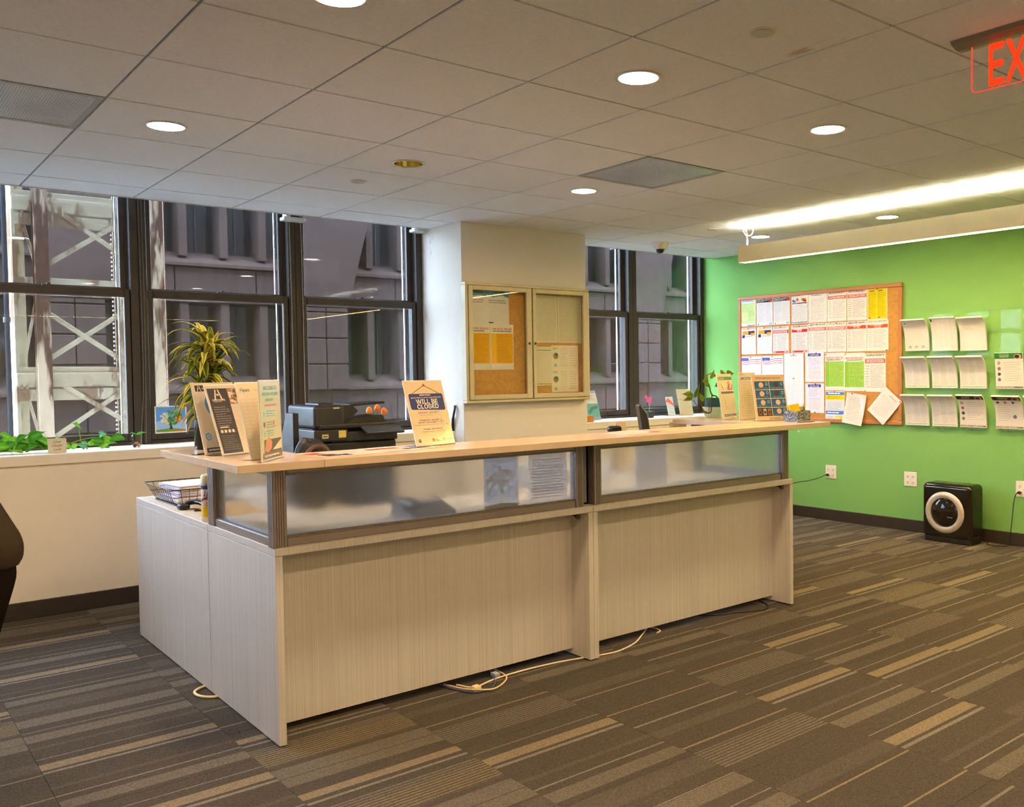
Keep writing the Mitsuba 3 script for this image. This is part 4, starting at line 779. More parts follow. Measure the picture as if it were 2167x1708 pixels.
mat('coated', type='twosided', b={'type': 'principled', 'base_color': VC, 'roughness': 0.12, 'specular': 0.5, 'clearcoat': 0.6, 'clearcoat_gloss': 0.97})
mat('clear_solid', type='dielectric', int_ior=1.47)
TAN = (226, 210, 190)
def logo(s, x, y, r, col, layer=2):
    """The bureau's mark: two leaning figures that meet in a peak."""
    a = s.w / s.h
    for sg in (-1, 1): s.poly([(x + sg * r * .15, y + r * a), (x + sg * r * .45, y + r * a), (x + sg * r, y - r * a), (x + sg * r * .68, y - r * a)], col, layer)
    s.poly([(x - .35 * r, y - .1 * r * a), (x + .35 * r, y - .1 * r * a), (x + .25 * r, y + .2 * r * a), (x - .25 * r, y + .2 * r * a)], col, layer)
    return s
s = Sheet(.216, .282, TAN, seed=1); s.rect(.06, .88, .95, .965, (46, 42, 46)); logo(s, .15, .92, .05, TAN); s.text('MASSHIRE', .32, .905, .03, TAN, 3, .2); s.body(.45, .90, .9, .94, 1, (190, 180, 165), .5, 5, 2)
a = np.linspace(.55 * np.pi, 1.45 * np.pi, 14); s.poly([(.42 + .20 * math.cos(t), .69 + .17 * math.sin(t)) for t in a] + [(.42 + .11 * math.cos(t), .69 + .11 * math.sin(t)) for t in a[::-1]], (60, 130, 196)); s.disc(.40, .84, .055, (60, 130, 196)); s.disc(.40, .54, .055, (60, 130, 196))
s.disc(.15, .24, .07, (84, 150, 206)); s.disc(.15, .24, .045, (170, 196, 210), 2); s.disc(.15, .24, .02, (84, 150, 206), 3); s.body(.32, .12, .9, .36, 6, (130, 176, 214), .4, 3, 1); s.rect(.05, .02, .97, .085, (70, 70, 92)); s.body(.09, .035, .93, .07, 1, (206, 200, 200), .5, 6, 2)
sign_holder('slanted sign holder with a blue telephone handset, leftmost on the counter', s, .810, .732, .50, .233)
s = Sheet(.216, .278, TAN, seed=2); s.rect(.03, .02, .50, .955, (62, 58, 64)); logo(s, .25, .86, .10, TAN); s.text('MASSHIRE', .25, .775, .026, TAN, 2, .3); s.body(.12, .755, .4, .77, 1, (180, 170, 160), .5, 3, 2)
s.rect(.50, .72, .98, .955, (150, 120, 100))
rr = random.Random(4)
for q in range(26): s.rect(*(lambda a, b, c, d: (a, b, a + c, b + d))(.50 + rr.random() * .4, .72 + rr.random() * .17, .04 + rr.random() * .06, .03 + rr.random() * .06), rr.choice([(210, 190, 170), (90, 60, 50), (180, 160, 150), (120, 60, 50), (60, 50, 50), (196, 150, 120)]), 2)
s.body(.08, .30, .46, .70, 12, (130, 122, 118), .35, 3, 2); 
for q in range(4): s.disc(.12 + q * .09, .335, .030, TAN, 3)
s.rect(.1, .385, .3, .40, TAN, 3); s.body(.08, .06, .46, .28, 8, (110, 104, 102), .35, 3, 2); s.body(.55, .10, .95, .68, 20, (206, 190, 170), .4, 5)
sign_holder('slanted sign holder with a dark grey column and a crowd photo', s, .844, .635, .50, .313)
s = Sheet(.135, .283, (236, 216, 184), seed=3); logo(s, .15, .90, .07, (120, 130, 90)); s.text('MASSHIRE', .32, .885, .03, (110, 110, 90), 2, .24); s.body(.6, .89, .94, .92, 1, (180, 170, 140), .5, 3)
for q in range(4): s.body(.06 + q * .23, .06, .25 + q * .23, .83, 16, (226, 210, 178), .3, 1)
sign_holder('slanted sign holder with a cream sheet, behind the upright sign at the counter corner', s, .858, .372, .46, .245, .283, .135, .04)
s = Sheet(.214, .282, (212, 210, 172), seed=4); s.text('WELCOME TO', .5, .885, .045, (110, 150, 110), w=.66); s.body(.12, .805, .9, .86, 1, (116, 160, 120), .75, 3); s.body(.25, .735, .8, .78, 1, (140, 160, 120), .75, 3); s.body(.2, .67, .8, .71, 1, (190, 120, 130), .6, 3)
for z, c in ((.58, (110, 180, 190)), (.44, (150, 150, 120)), (.33, (120, 160, 140))): s.rect(.14, z - .03, .2, z + .03, (120, 190, 196)); s.body(.26, z - .04, .72, z + .05, 3, c, .45, 2)
s.disc(.62, .47, .03, (220, 120, 120), 3); s.disc(.16, .45, .045, (120, 90, 110), 2); s.rect(.12, .10, .95, .26, (72, 62, 58)); s.poly([(.12, .12), (.2, .25), (.38, .29), (.5, .22), (.46, .14), (.3, .10)], (206, 136, 110), 2); s.poly([(.5, .12), (.94, .24), (.94, .12)], (226, 214, 190), 2)
s.rect(.04, .02, .98, .10, (92, 90, 80), 3); s.body(.1, .035, .92, .08, 1, (196, 192, 172), .5, 5, 4)
k = sign_holder('upright sign holder with a greenish sheet and a hand photo, at the counter corner', s, .854, .255, .889, .023, .282, .214, .02)
s = Sheet(.215, .282, (232, 204, 170), seed=5)
s.poly([(.50, .935), (.485, .93), (.14, .80), (.155, .795), (.50, .92), (.86, .79), (.875, .80)], (120, 130, 50)); s.disc(.5, .93, .028, (206, 40, 50), 3)
s.poly([(.06, .58), (.085, .555), (.92, .53), (.95, .555), (.95, .77), (.925, .795), (.085, .80), (.06, .775)], (52, 58, 116)); s.body(.34, .765, .68, .786, 1, (200, 196, 206), .8, 3, 3); s.text('MASSHIRE DOWNTOWN BOSTON', .5, .725, .022, (206, 190, 176), 3, .78)
s.text('WILL BE', .5, .642, .066, (246, 228, 202), 3, .56); s.text('CLOSED', .5, .565, .066, (246, 228, 202), 3, .56)
s.text('ON FRIDAY, JANUARY 17', .5, .49, .022, (130, 116, 150), 2, .56); s.text('The office closes at 1:00 PM', .5, .455, .020, (150, 150, 80), 2, .54, False)
s.text('ON MONDAY, JANUARY 20', .5, .375, .022, (120, 106, 150), 2, .6); s.text('WE WILL BE CLOSED ALL DAY', .5, .34, .022, (120, 106, 150), 2, .68); s.text('In observance of Martin Luther King Jr. Day', .5, .305, .020, (150, 150, 80), 2, .88, False)
s.text('WE WILL REOPEN ON', .5, .235, .022, (120, 106, 150), 2, .5); s.text('Tuesday January 21 at 9:00 AM', .5, .20, .020, (150, 150, 80), 2, .62, False)
s.disc(.10, .075, .036, (60, 64, 130), 2); s.disc(.10, .075, .02, (190, 180, 190), 3, 8, .5); s.poly([(.42, .10), (.55, .085), (.66, .05), (.42, .045)], (232, 150, 140), 2); s.disc(.45, .08, .03, (214, 80, 90), 3, 10); logo(s, .73, .075, .035, (60, 84, 76)); s.text('MASSHIRE', .86, .066, .022, (90, 90, 84), 2, .17)
sign_holder('slanted sign holder with a notice reading WILL BE CLOSED, alone on the front counter', s, 1.559, .444, .224, .294, .282, .215)
s = Sheet(.216, .279, (246, 222, 172), seed=6); s.rect(.06, .87, .98, .945, (74, 126, 62)); logo(s, .12, .905, .04, (230, 226, 200)); s.text('MASSHIRE', .34, .89, .03, (226, 226, 200), 2, .26); s.rect(.12, .62, .98, .86, (238, 208, 160)); s.poly([(.18, .80), (.21, .80), (.34, .66), (.31, .66)], (70, 50, 50), 2); s.disc(.72, .78, .09, (214, 130, 110), 2); s.poly([(.55, .68), (.66, .74), (.8, .66), (.95, .8), (.95, .64), (.6, .64)], (206, 110, 90), 3); s.poly([(.7, .76), (.74, .76), (.72, .66), (.68, .68)], (60, 40, 40), 4)
s.rect(.14, .565, .98, .615, (96, 90, 110)); 
for q in range(7): s.disc(.26 + q * .02, .50 - q * .045, .014, (130, 110, 100), 2, 8)
s.rect(.12, .06, .95, .11, (110, 100, 120)); s.body(.16, .07, .9, .10, 1, (196, 180, 170), .5, 4, 2)
sign_holder('slanted sign holder with a green heading bar, leftmost of three at the right', s, 3.845, .815, .30, .165, .279)
s = Sheet(.216, .283, (240, 212, 168), seed=7); s.body(.04, .95, .3, .97, 1, (130, 120, 110), .6, 3); s.rect(.10, .855, .86, .905, (86, 104, 140)); s.body(.3, .865, .82, .895, 1, (190, 190, 190), .6, 3, 2); s.body(.12, .06, .46, .82, 16, (196, 172, 140), .3, 2); s.body(.52, .06, .9, .82, 16, (200, 176, 144), .3, 2)
sign_holder('upright sign holder with a two-column sheet, middle of three at the right', s, 3.865, .700, .25, .02, .283)
s = Sheet(.217, .278, (238, 206, 158), seed=8); s.body(.1, .905, .9, .95, 2, (160, 122, 96), .55, 5, 2)
for r_ in range(4):
    for c_ in range(2):
        x0, y0 = .06 + c_ * .46, .68 - r_ * .195
        dark = r_ == 3 and c_ == 0
        s.rect(x0, y0, x0 + .44, y0 + .18, (44, 40, 44) if dark else (40, 88, 130))
        if dark:
            for q, c in enumerate(((120, 90, 80), (180, 170, 160), (150, 110, 80))): s.rect(x0 + .03 + q * .14, y0 + .02, x0 + .13 + q * .14, y0 + .16, c, 2); s.rect(x0 + .05 + q * .14, y0 + .05, x0 + .11 + q * .14, y0 + .11, (70, 56, 56), 3)
        else:
            s.disc(x0 + .2, y0 + .10, .075, (80, 56, 48) if c_ == 1 and r_ < 2 else (222, 180, 140), 2); s.frame(x0 + .34, y0 + .09, x0 + .40, y0 + .15, .012, (170, 190, 206), 2); s.body(x0 + .04, y0 + .01, x0 + .4, y0 + .05, 1, (90, 130, 166), .5, 4, 2)
s.text('MASSHIRE', .62, .03, .022, (120, 110, 90), 2, .2); logo(s, .44, .045, .03, (90, 90, 80))
sign_holder('slanted sign holder with eight blue picture tiles, rightmost on the counter', s, 3.885, .585, -.387, .258, .278, .206)

def leaf_piece(base, d, L, w, droop, cols, rng, n=9, up=(0, 0, 1), fold=.25, heart=False, taper=1.0):
    """Arching leaf: 5 points across, edge and centre colours; returns (v, f, c)."""
    d = np.array(d, float); d /= np.linalg.norm(d); p = np.array(base, float); V, C, F = [], [], []
    side = np.cross(d, up); side = side / (np.linalg.norm(side) + 1e-9)
    for i in range(n + 1):
        t = i / n
        hw = w / 2 * ((math.sin(math.pi * min(1, t * 1.15 + .04) ** .62) if heart else min(1, t * 5 + .35)) * (1 - t ** 2.4 * taper) + .002)
        nrm = np.cross(side, d)
        for q, cc in ((-1, 0), (-.5, 1), (0, 2), (.5, 1), (1, 0)):
            V.append(p + side * hw * q + nrm * abs(q) * hw * fold); C.append(cols[cc])
        p = p + d * L / n; d = d + np.array([0, 0, -droop * (.4 + 1.2 * t) / n]); d /= np.linalg.norm(d)
    for i in range(n):
        for j in range(4):
            a = i * 5 + j; F += [[a, a + 1, a + 6], [a, a + 6, a + 5]]
    return np.array(V), np.array(F), np.array(C)

# striped leaf plant in a dark glass jar, at the back end of the left counter arm
pl = thing('striped_plant', 'bushy plant with arching yellow-striped leaves in a dark jar on the counter', 'plant')
pc_ = np.array([.925, 1.07, CT1])
part(pl, 'jar', MB().add(lathe([(0, 0), (.052, 0), (.056, .006), (.056, .125), (.052, .128), (.050, .125), (.050, .012), (0, .012)], pc_, 32), (30, 26, 14), 40), 'gloss', label='dark green glass jar')
part(pl, 'soil', MB().add(lathe([(0, .118), (.049, .112)], pc_, 20), (40, 30, 20), 40))
rng = random.Random(21)
for q in range(5): part(pl, 'stem', MB().tube(spline([pc_ + [0, 0, .1], pc_ + [rng.uniform(-.02, .02), rng.uniform(-.02, .02), .2], pc_ + [rng.uniform(-.05, .05), rng.uniform(-.05, .05), .36]], 5), .007, (96, 110, 50), 7))
GE = [(lin(226, 214, 104), lin(206, 192, 88), lin(78, 104, 30)), (lin(196, 176, 70), lin(84, 104, 36), lin(58, 80, 26)), (lin(234, 224, 130), lin(222, 206, 100), lin(96, 122, 42)), (lin(150, 150, 60), lin(80, 100, 34), lin(60, 84, 28))]
for q in range(135):
    h = rng.uniform(.16, .455); a = rng.uniform(0, 2 * math.pi); el = rng.uniform(.05, 1.1) if h > .26 else rng.uniform(-.2, .55)
    b = pc_ + np.array([rng.uniform(-.03, .03), rng.uniform(-.03, .03), h]); d = (math.cos(a) * math.cos(el), math.sin(a) * math.cos(el), math.sin(el))
    v, f, c = leaf_piece(b, d, rng.uniform(.13, .205), rng.uniform(.026, .037), rng.uniform(1.3, 3.0), rng.choice(GE), rng, 9)
    part(pl, 'leaf', MB().raw(v, f, c), 'leaf')
for q, (a, el) in enumerate(((1.9, 1.35), (2.6, 1.2), (.4, 1.25))):
    v, f, c = leaf_piece(pc_ + [0, 0, .37], (math.cos(a) * math.cos(el), math.sin(a) * math.cos(el), math.sin(el)), .15, .022, 1.2, GE[q % 4], rng, 9); part(pl, 'leaf', MB().raw(v, f, c), 'leaf')

# loose papers and small things on the counter
def flat_sheet(lb, sh, x, y, ang, z=CT1 + .0008, grp=None, cat='paper'):
    return solo('loose_paper', lb, cat, sh.mesh(frame_of((math.cos(ang), math.sin(ang), 0), (-math.sin(ang), math.cos(ang), 0), (x, y, z))), 'matte', grp)
s = Sheet(.28, .216, (246, 226, 214), seed=11); s.rect(.02, .55, .25, .9, (180, 90, 80)); s.rect(.05, .1, .3, .5, (90, 70, 90)); s.rect(.3, .05, .42, .3, (60, 66, 110), 2); s.body(.4, .3, .95, .9, 8, (220, 196, 186), .4, 4)
flat_sheet('pinkish leaflet with dark pictures lying on the front counter, nearest the corner', s, 1.11, .295, .16)
s = Sheet(.28, .216, (246, 228, 216), seed=12); s.rect(.0, .5, .5, .75, (190, 96, 84)); s.rect(.45, .2, .9, .4, (96, 90, 130)); s.body(.1, .1, .5, .45, 4, (224, 200, 190), .4, 4); s.body(.55, .5, .95, .9, 5, (220, 200, 190), .4, 3)
flat_sheet('pinkish leaflet with red and violet bars lying on the front counter, before the notice', s, 1.36, .33, .12, CT1 + .0016)
s = Sheet(.279, .216, (246, 222, 206), seed=13); s.body(.05, .1, .95, .9, 10, (226, 190, 176), .4, 5); s.rect(.75, .04, .99, .2, (226, 90, 70), 2); s.rect(.02, .8, .3, .95, (230, 150, 140), 2)
flat_sheet('pale pink sheet with a red corner lying on the middle of the counter', s, 2.60, .32, .1)
for q, (x, y, a, lb) in enumerate(((2.95, .30, .2, 'tan sheet lying on the counter right of the pink sheet'), (3.28, .33, -.05, 'tan sheet lying on the counter, middle of three'), (3.56, .30, .12, 'tan sheet lying on the counter before the sign holders'))):
    s = Sheet(.27, .20, (236, 206, 156), seed=14 + q); s.body(.08, .1, .92, .9, 9, (206, 176, 130), .35, 5); flat_sheet(lb, s, x, y, a)
k = thing('pen', 'violet pen lying on the counter in front of the patterned pencil box', 'pen'); part(k, 'barrel', MB().tube([(3.905, .305, CT1 + .005), (4.02, .285, CT1 + .005)], .005, (120, 100, 120), 8), 'satin'); part(k, 'tip', MB().tube([(4.02, .285, CT1 + .005), (4.035, .282, CT1 + .004)], [.005, .001], (40, 36, 36), 8), 'satin')
k = thing('pencil_box', 'small box with a dark floral pattern at the right end of the counter', 'box'); bx0, bx1, by0, by1 = 3.945, 4.065, .335, .435; bz = CT1 + .064
for lo, hi in (((bx0, by0, CT1), (bx1, by0 + .003, bz)), ((bx0, by1 - .003, CT1), (bx1, by1, bz)), ((bx0, by0 + .003, CT1), (bx0 + .003, by1 - .003, bz)), ((bx1 - .003, by0 + .003, CT1), (bx1, by1 - .003, bz)), ((bx0 + .003, by0 + .003, CT1), (bx1 - .003, by1 - .003, CT1 + .003))): part(k, 'panel', B(lo, hi, (1, 1, 1)), 'floral')
solo('sticky_notes', 'block of yellow sticky notes standing in the patterned pencil box', 'sticky notes', MB().add(placed(cbox((-.036, 0, 0), (.036, .012, .070), .001), frame_of((.97, -.2, .12), (.15, .9, -.3), (3.995, .375, CT1 + .035))), (226, 190, 40)), 'matte')
for q, (x, y, c) in enumerate(((4.035, .40, (150, 156, 150)), (4.05, .37, (90, 110, 70)))): solo('marker', ['grey marker standing in the patterned pencil box', 'green pen with a yellow cap standing in the patterned pencil box'][q], 'pen', MB().tube([(x, y, CT1 + .004), (x + .004, y + .004, CT1 + .085)], .006, c, 8).tube([(x + .004, y + .004, CT1 + .085), (x + .005, y + .005, CT1 + .10)], .0062, (200, 170, 60) if q else (120, 126, 124), 8), 'satin')

# plant with looping stems in a two-tone pot on the right counter arm
pt = thing('potted_vine', 'sparse vine with looping stems in a teal and mint pot on the counter', 'plant'); c = np.array([4.022, 1.055, CT1])
part(pt, 'outer_pot', MB().add(lathe([(0, 0), (.046, 0), (.062, .02), (.072, .055), (.074, .072), (.070, .072), (.066, .05), (0, .05)], c, 36), (176, 196, 160), 40), 'satin', label='mint green bowl')
part(pt, 'inner_pot', MB().add(lathe([(.052, .05), (.058, .09), (.061, .128), (.056, .128), (.053, .11), (0, .108)], c, 36), (22, 74, 72), 40), 'satin', label='dark teal inner pot')
ST, BR = (74, 62, 30), (90, 60, 36)
def stem(pts, r=.0032, col=BR): part(pt, 'stem', MB().tube(spline(pts, 6), r, col, 6), 'matte')
Yp = 1.05
stem([(4.06, Yp, 1.172), (4.04, Yp, 1.20), (4.00, Yp - .01, 1.206), (3.975, Yp - .02, 1.215), (3.963, Yp - .02, 1.238), (3.944, Yp - .03, 1.27), (3.927, Yp - .03, 1.29)], .004)
stem([(3.98, Yp - .02, 1.210), (3.95, Yp - .04, 1.18), (3.938, Yp - .05, 1.135), (3.925, Yp - .06, 1.108), (3.90, Yp - .06, 1.099), (3.865, Yp - .06, 1.107), (3.838, Yp - .06, 1.145), (3.80, Yp - .07, 1.185)], .0036)
stem([(3.905, Yp - .05, 1.099), (3.87, Yp - .05, 1.112), (3.842, Yp - .05, 1.16), (3.83, Yp - .05, 1.19), (3.82, Yp - .05, 1.235)], .003)
stem([(3.90, Yp - .06, 1.100), (3.86, Yp - .05, 1.12), (3.81, Yp - .05, 1.15), (3.775, Yp - .05, 1.185)], .002); stem([(3.965, Yp - .02, 1.235), (3.955, Yp - .01, 1.29), (3.945, Yp - .01, 1.333)], .0022); stem([(3.905, Yp - .06, 1.101), (3.915, Yp - .05, 1.15), (3.90, Yp - .04, 1.19)], .002)
stem([(4.06, Yp - .01, 1.18), (4.05, Yp - .03, 1.23), (4.04, Yp - .04, 1.30), (4.03, Yp - .04, 1.345)], .0025); stem([(3.945, Yp, 1.333), (3.98, Yp, 1.345), (4.02, Yp, 1.35)], .002)
LG = [(lin(112, 128, 40), lin(104, 122, 34), lin(88, 108, 28)), (lin(84, 108, 30), lin(76, 100, 28), lin(64, 88, 24)), (lin(130, 134, 44), lin(120, 126, 38), lin(96, 110, 30))]
for q, (b, t, w) in enumerate((((3.785, 1.215), (3.663, 1.230), .045), ((3.790, 1.20), (3.827, 1.311), .040), ((3.785, 1.20), (3.704, 1.178), .032), ((3.90, 1.30), (3.845, 1.298), .06), ((3.92, 1.285), (3.872, 1.268), .055), ((3.925, 1.315), (3.939, 1.388), .046), ((3.84, 1.19), (3.905, 1.205), .05), ((3.85, 1.20), (3.895, 1.232), .045), ((4.03, 1.345), (4.10, 1.352), .05), ((4.085, 1.345), (4.16, 1.348), .045), ((4.04, 1.28), (3.985, 1.262), .05), ((4.03, 1.27), (4.02, 1.225), .045), ((4.035, 1.29), (4.06, 1.255), .04), ((3.96, 1.331), (4.03, 1.342), .018))):
    d = np.array([t[0] - b[0], rng.uniform(-.03, .03), t[1] - b[1]]); L = np.linalg.norm(d); up = np.array([.2, -1, .35])
    v, f, cc = leaf_piece((b[0], Yp - .05 + rng.uniform(-.02, .02), b[1]), d, L, w, .15, LG[q % 3], rng, 9, up, .12, True); part(pt, 'leaf', MB().raw(v, f, cc), 'leaf')

# ------------------------------------------------------------------ on the lower desks
k = thing('wire_basket', 'black wire letter basket holding white papers on the left return desk', 'basket'); WB = (26, 22, 24)
b0, b1, t0, t1 = np.array([.985, 1.80]), np.array([1.27, 2.16]), np.array([.945, 1.72]), np.array([1.31, 2.215]); bz0, bz1 = .7385, .822
def ring(lo, hi, z, r): 
    p = [(lo[0], lo[1], z), (hi[0], lo[1], z), (hi[0], hi[1], z), (lo[0], hi[1], z), (lo[0], lo[1], z)]; m = MB()
    for a, b in zip(p[:-1], p[1:]): m.tube([a, b], r, WB, 6)
    return m
part(k, 'rim', ring(t0, t1, bz1, .0028), 'satin'); part(k, 'base_ring', ring(b0, b1, bz0, .0022), 'satin'); part(k, 'middle_ring', ring((b0 + t0) / 2, (b1 + t1) / 2, (bz0 + bz1) / 2, .0016), 'satin')
for n_, (ax, m_) in enumerate(((0, 9), (1, 12))):
    for q in range(1, m_):
        u = q / m_; a = b0[ax] + u * (b1[ax] - b0[ax]); t = t0[ax] + u * (t1[ax] - t0[ax]); o = 1 - ax
        pts = [[0, 0, bz1], [0, 0, bz0], [0, 0, bz0], [0, 0, bz1]]
        for i, (uu, vv) in enumerate(((t, t0[o]), (a, b0[o]), (a, b1[o]), (t, t1[o]))): pts[i][ax], pts[i][o] = uu, vv
        m = MB()
        for p, q_ in zip(pts[:-1], pts[1:]): m.tube([p, q_], .0014, WB, 5)
        part(k, 'wire', m, 'satin')
for q, (x, y, a, n_) in enumerate(((1.0, 1.815, .03, 9), (1.01, 1.84, -.06, 8), (1.015, 1.83, .09, 7))):
    m = MB(); rr = random.Random(q)
    for e in range(n_): 
        g = cbox((0, 0, 0), (.216, .279, .0028)); g.apply_transform(trimesh.transformations.rotation_matrix(a + rr.uniform(-.03, .03), (0, 0, 1))); g.apply_translation((x + rr.uniform(-.005, .005), y + rr.uniform(-.006, .006), .742 + (q * 9 + e) * .0034)); m.add(g, rr.choice([(236, 232, 240), (226, 222, 236), (242, 240, 244)]))
    labels_ = ['stack of white papers at the bottom of the wire basket', 'stack of white papers in the middle of the wire basket', 'stack of white papers on top in the wire basket']
    kk = thing('paper_stack', labels_[q], 'papers', 'papers in the wire basket'); scene[kk] = shape(m, 'matte'); labels[kk]['kind'] = 'stuff'
k = thing('wipes_canister', 'tall cylindrical wipes canister with a blue, red and yellow label by the screen post', 'canister'); c = np.array([.968, 1.215, .7354]); r0 = .0365
part(k, 'tub', MB().add(lathe([(0, 0), (r0 - .003, 0), (r0, .004), (r0, .022)], c, 36), (236, 226, 200), 40).add(lathe([(r0, .168), (r0, .176), (r0 - .002, .178), (0, .178)], c, 36), (236, 226, 200), 40), 'satin')
part(k, 'cap', MB().add(lathe([(r0 - .001, .176), (r0 + .001, .178), (r0 + .001, .196), (r0 - .004, .204), (r0 - .014, .206), (0, .206)], c, 36), (240, 226, 186), 40), 'satin', label='cream cap')
lab = MB()
for z0_, z1_, cc in ((.022, .066, (238, 200, 20)), (.066, .142, (240, 226, 200)), (.142, .158, (34, 50, 130)), (.158, .168, (196, 190, 186))): lab.add(lathe([(r0 + .0003, z0_), (r0 + .0003, z1_)], c, 36), cc, 40)
part(k, 'wrap_label', lab, 'satin', label='printed label')
def wrap(m, z, ang, col, key='print'):
    m = m.copy() if hasattr(m, 'copy') else m; v = np.asarray(m.vertices); x = v[:, 0] - np.ptp(v[:, 0]) / 2 - v[:, 0].min(); t = ang + x / r0
    return trimesh.Trimesh(np.c_[c[0] + (r0 + .0006 + v[:, 2]) * np.cos(t), c[1] + (r0 + .0006 + v[:, 2]) * np.sin(t), c[2] + z + v[:, 1]], m.faces, process=False)
AN = math.atan2(CAM[1] - c[1], CAM[0] - c[0])
pr = MB(); m = letters('Lysol', .022, .052, True, .0003); m.vertices[:, 0] += m.vertices[:, 1] * .3; pr.add(wrap(m, .112, AN, 0), (30, 40, 110))
def arc(z, h, w, amp, col):
    u = np.linspace(-.5, .5, 19); v, f = [], []
    for t in u: b = amp * (1 - (2 * t) ** 2); v += [[t * w, z + b, 0], [t * w, z + b + h, 0]]
    for i in range(18): f += [[2 * i, 2 * i + 2, 2 * i + 3], [2 * i, 2 * i + 3, 2 * i + 1]]
    pr.add(wrap(trimesh.Trimesh(v, f, process=False), 0, AN, 0), col)
arc(.086, .007, .09, .012, (210, 40, 40)); arc(.094, .004, .09, .011, (34, 50, 130))
for z, t, cc in ((.080, 'LEMON', (220, 120, 100)), (.070, 'WIPES', (220, 120, 100)), (.160, 'DISINFECTING', (120, 116, 130))): pr.add(wrap(letters(t, .0065, .04, True, .0003), z, AN, 0), cc)
part(k, 'print', pr, 'satin', label='lettering and bands of the label')
k = thing('telephone_handset', 'black curved telephone handset lying in front of the wire basket', 'telephone handset')
part(k, 'handle', MB().add(tube(spline([(.985, 1.66, .752), (1.00, 1.655, .765), (1.025, 1.62, .772), (1.045, 1.56, .765), (1.06, 1.49, .757), (1.068, 1.44, .752)], 6), .012, 10), (26, 28, 28), 40), 'gloss'); part(k, 'ear_cap', MB().add(rbox((.955, 1.63, .7355), (1.005, 1.685, .765), .012, 10), (22, 24, 24), 40), 'satin')
part(k, 'cable', MB().tube(spline([(.985, 1.63, .742), (1.03, 1.59, .739), (1.0, 1.55, .739), (1.06, 1.53, .739), (1.10, 1.42, .739)], 6), .003, (18, 18, 18), 6), 'satin')
solo('brown_pad', 'brown mat under the telephone handset', 'mat', B((1.03, 1.30, .7352), (1.25, 1.70, .738), (190, 150, 96)), 'matte')

# printer on its stand, seen over the counter
k = thing('printer_stand', 'black stand under the printer behind the desk', 'stand'); part(k, 'cabinet', B((1.74, 1.97, .03), (2.29, 2.36, .60), (14, 14, 15), .004), 'satin'); part(k, 'door', B((1.76, 1.962, .06), (2.27, 1.9695, .57), (18, 18, 19), .003), 'satin'); 
for x in (1.77, 2.26):
    for y in (2.0, 2.33): part(k, 'caster', MB().add(lathe([(0, 0), (.02, 0), (.02, .03), (0, .03)], (x, y, 0), 14), (20, 20, 20), 40), 'satin')
k = thing('printer', 'black multifunction printer behind the desk, before the middle window', 'printer'); P0, P1, PF, PB = 1.752, 2.262, 1.95, 2.345; BK, BK2 = (20, 20, 22), (30, 31, 34)
part(k, 'body', MB().add(rbox((P0 + .01, PF + .012, .6005), (P1 - .005, PB, .985), .012, 10), BK, 40), 'plastic')
part(k, 'lower_shell', MB().add(rbox((P0, PF, .990), (P0 + .20, PB, 1.062), .010, 10), BK2, 40).add(rbox((P0 + .10, PF + .004, .985), (P1, PB, 1.045), .008, 10), BK2, 40), 'plastic')
part(k, 'scanner_lid', MB().add(rbox((P0 + .03, PF - .004, 1.060), (P1 + .008, PB, 1.092), .010, 10), BK, 40), 'plastic')
part(k, 'document_feeder', MB().add(rbox((P0 + .002, PF + .002, 1.066), (P0 + .185, PB - .005, 1.196), .020, 12), BK2, 40), 'plastic'); part(k, 'feeder_cover', MB().add(rbox((P0 + .07, PF + .10, 1.185), (P0 + .155, PB - .1, 1.208), .009, 10), BK, 40), 'plastic')
hp = [(P0 + .185, 1.085), (P0 + .185, 1.19), (P0 + .265, 1.19), (P0 + .30, 1.155), (P0 + .26, 1.12), (P0 + .22, 1.09)]
m = trimesh.creation.extrude_polygon(Polygon(hp), .22, engine='earcut'); m.apply_transform(frame_of((1, 0, 0), (0, 0, 1), (0, PF + .30, 0))); part(k, 'feeder_throat', MB().add(m, BK), 'plastic')
m = cbox((0, -.10, -.006), (.22, .12, .006), .003); m.apply_transform(trimesh.transformations.rotation_matrix(-.05, (0, 1, 0))); m.apply_translation((P0 + .255, PF + .19, 1.190)); part(k, 'feeder_tray', MB().add(m, BK), 'plastic')
hp = [(P0 + .20, 1.09), (P0 + .235, 1.11), (P0 + .40, 1.128), (P0 + .435, 1.128), (P0 + .45, 1.09)]
m = trimesh.creation.extrude_polygon(Polygon(hp), .24, engine='earcut'); m.apply_transform(frame_of((1, 0, 0), (0, 0, 1), (0, PF + .28, 0))); part(k, 'output_cradle', MB().add(m, (26, 24, 20)), 'plastic')
m = cbox((0, 0, -.008), (.235, .105, .008), .004); m.apply_transform(trimesh.transformations.rotation_matrix(.38, (1, 0, 0))); m.apply_translation((P0 + .275, PF - .085, 1.032)); part(k, 'control_panel', MB().add(m, (52, 58, 64)), 'plastic', label='tilted blue-grey control panel')
part(k, 'paper_tray', B((P0 + .03, PF - .003, .70), (P1 - .03, PF + .012, .80), (26, 26, 28), .004), 'plastic'); part(k, 'paper_tray', B((P0 + .03, PF - .003, .82), (P1 - .03, PF + .012, .93), (26, 26, 28), .004), 'plastic')
part(k, 'side_tray', MB().box((P1 + .004, PF + .1, 1.035), (P1 + .085, PF + .3, 1.048), BK, .004), 'plastic')
part(k, 'seam', B((P0 - .0006, PF + .02, 1.064), (P0 + .002, PB - .02, 1.066), (80, 84, 90)), 'plastic'); part(k, 'maker_plate', B((P0 + .115, PF + .0005, 1.176), (P0 + .15, PF + .004, 1.184), (190, 186, 150)), 'plastic', label='pale name plate')
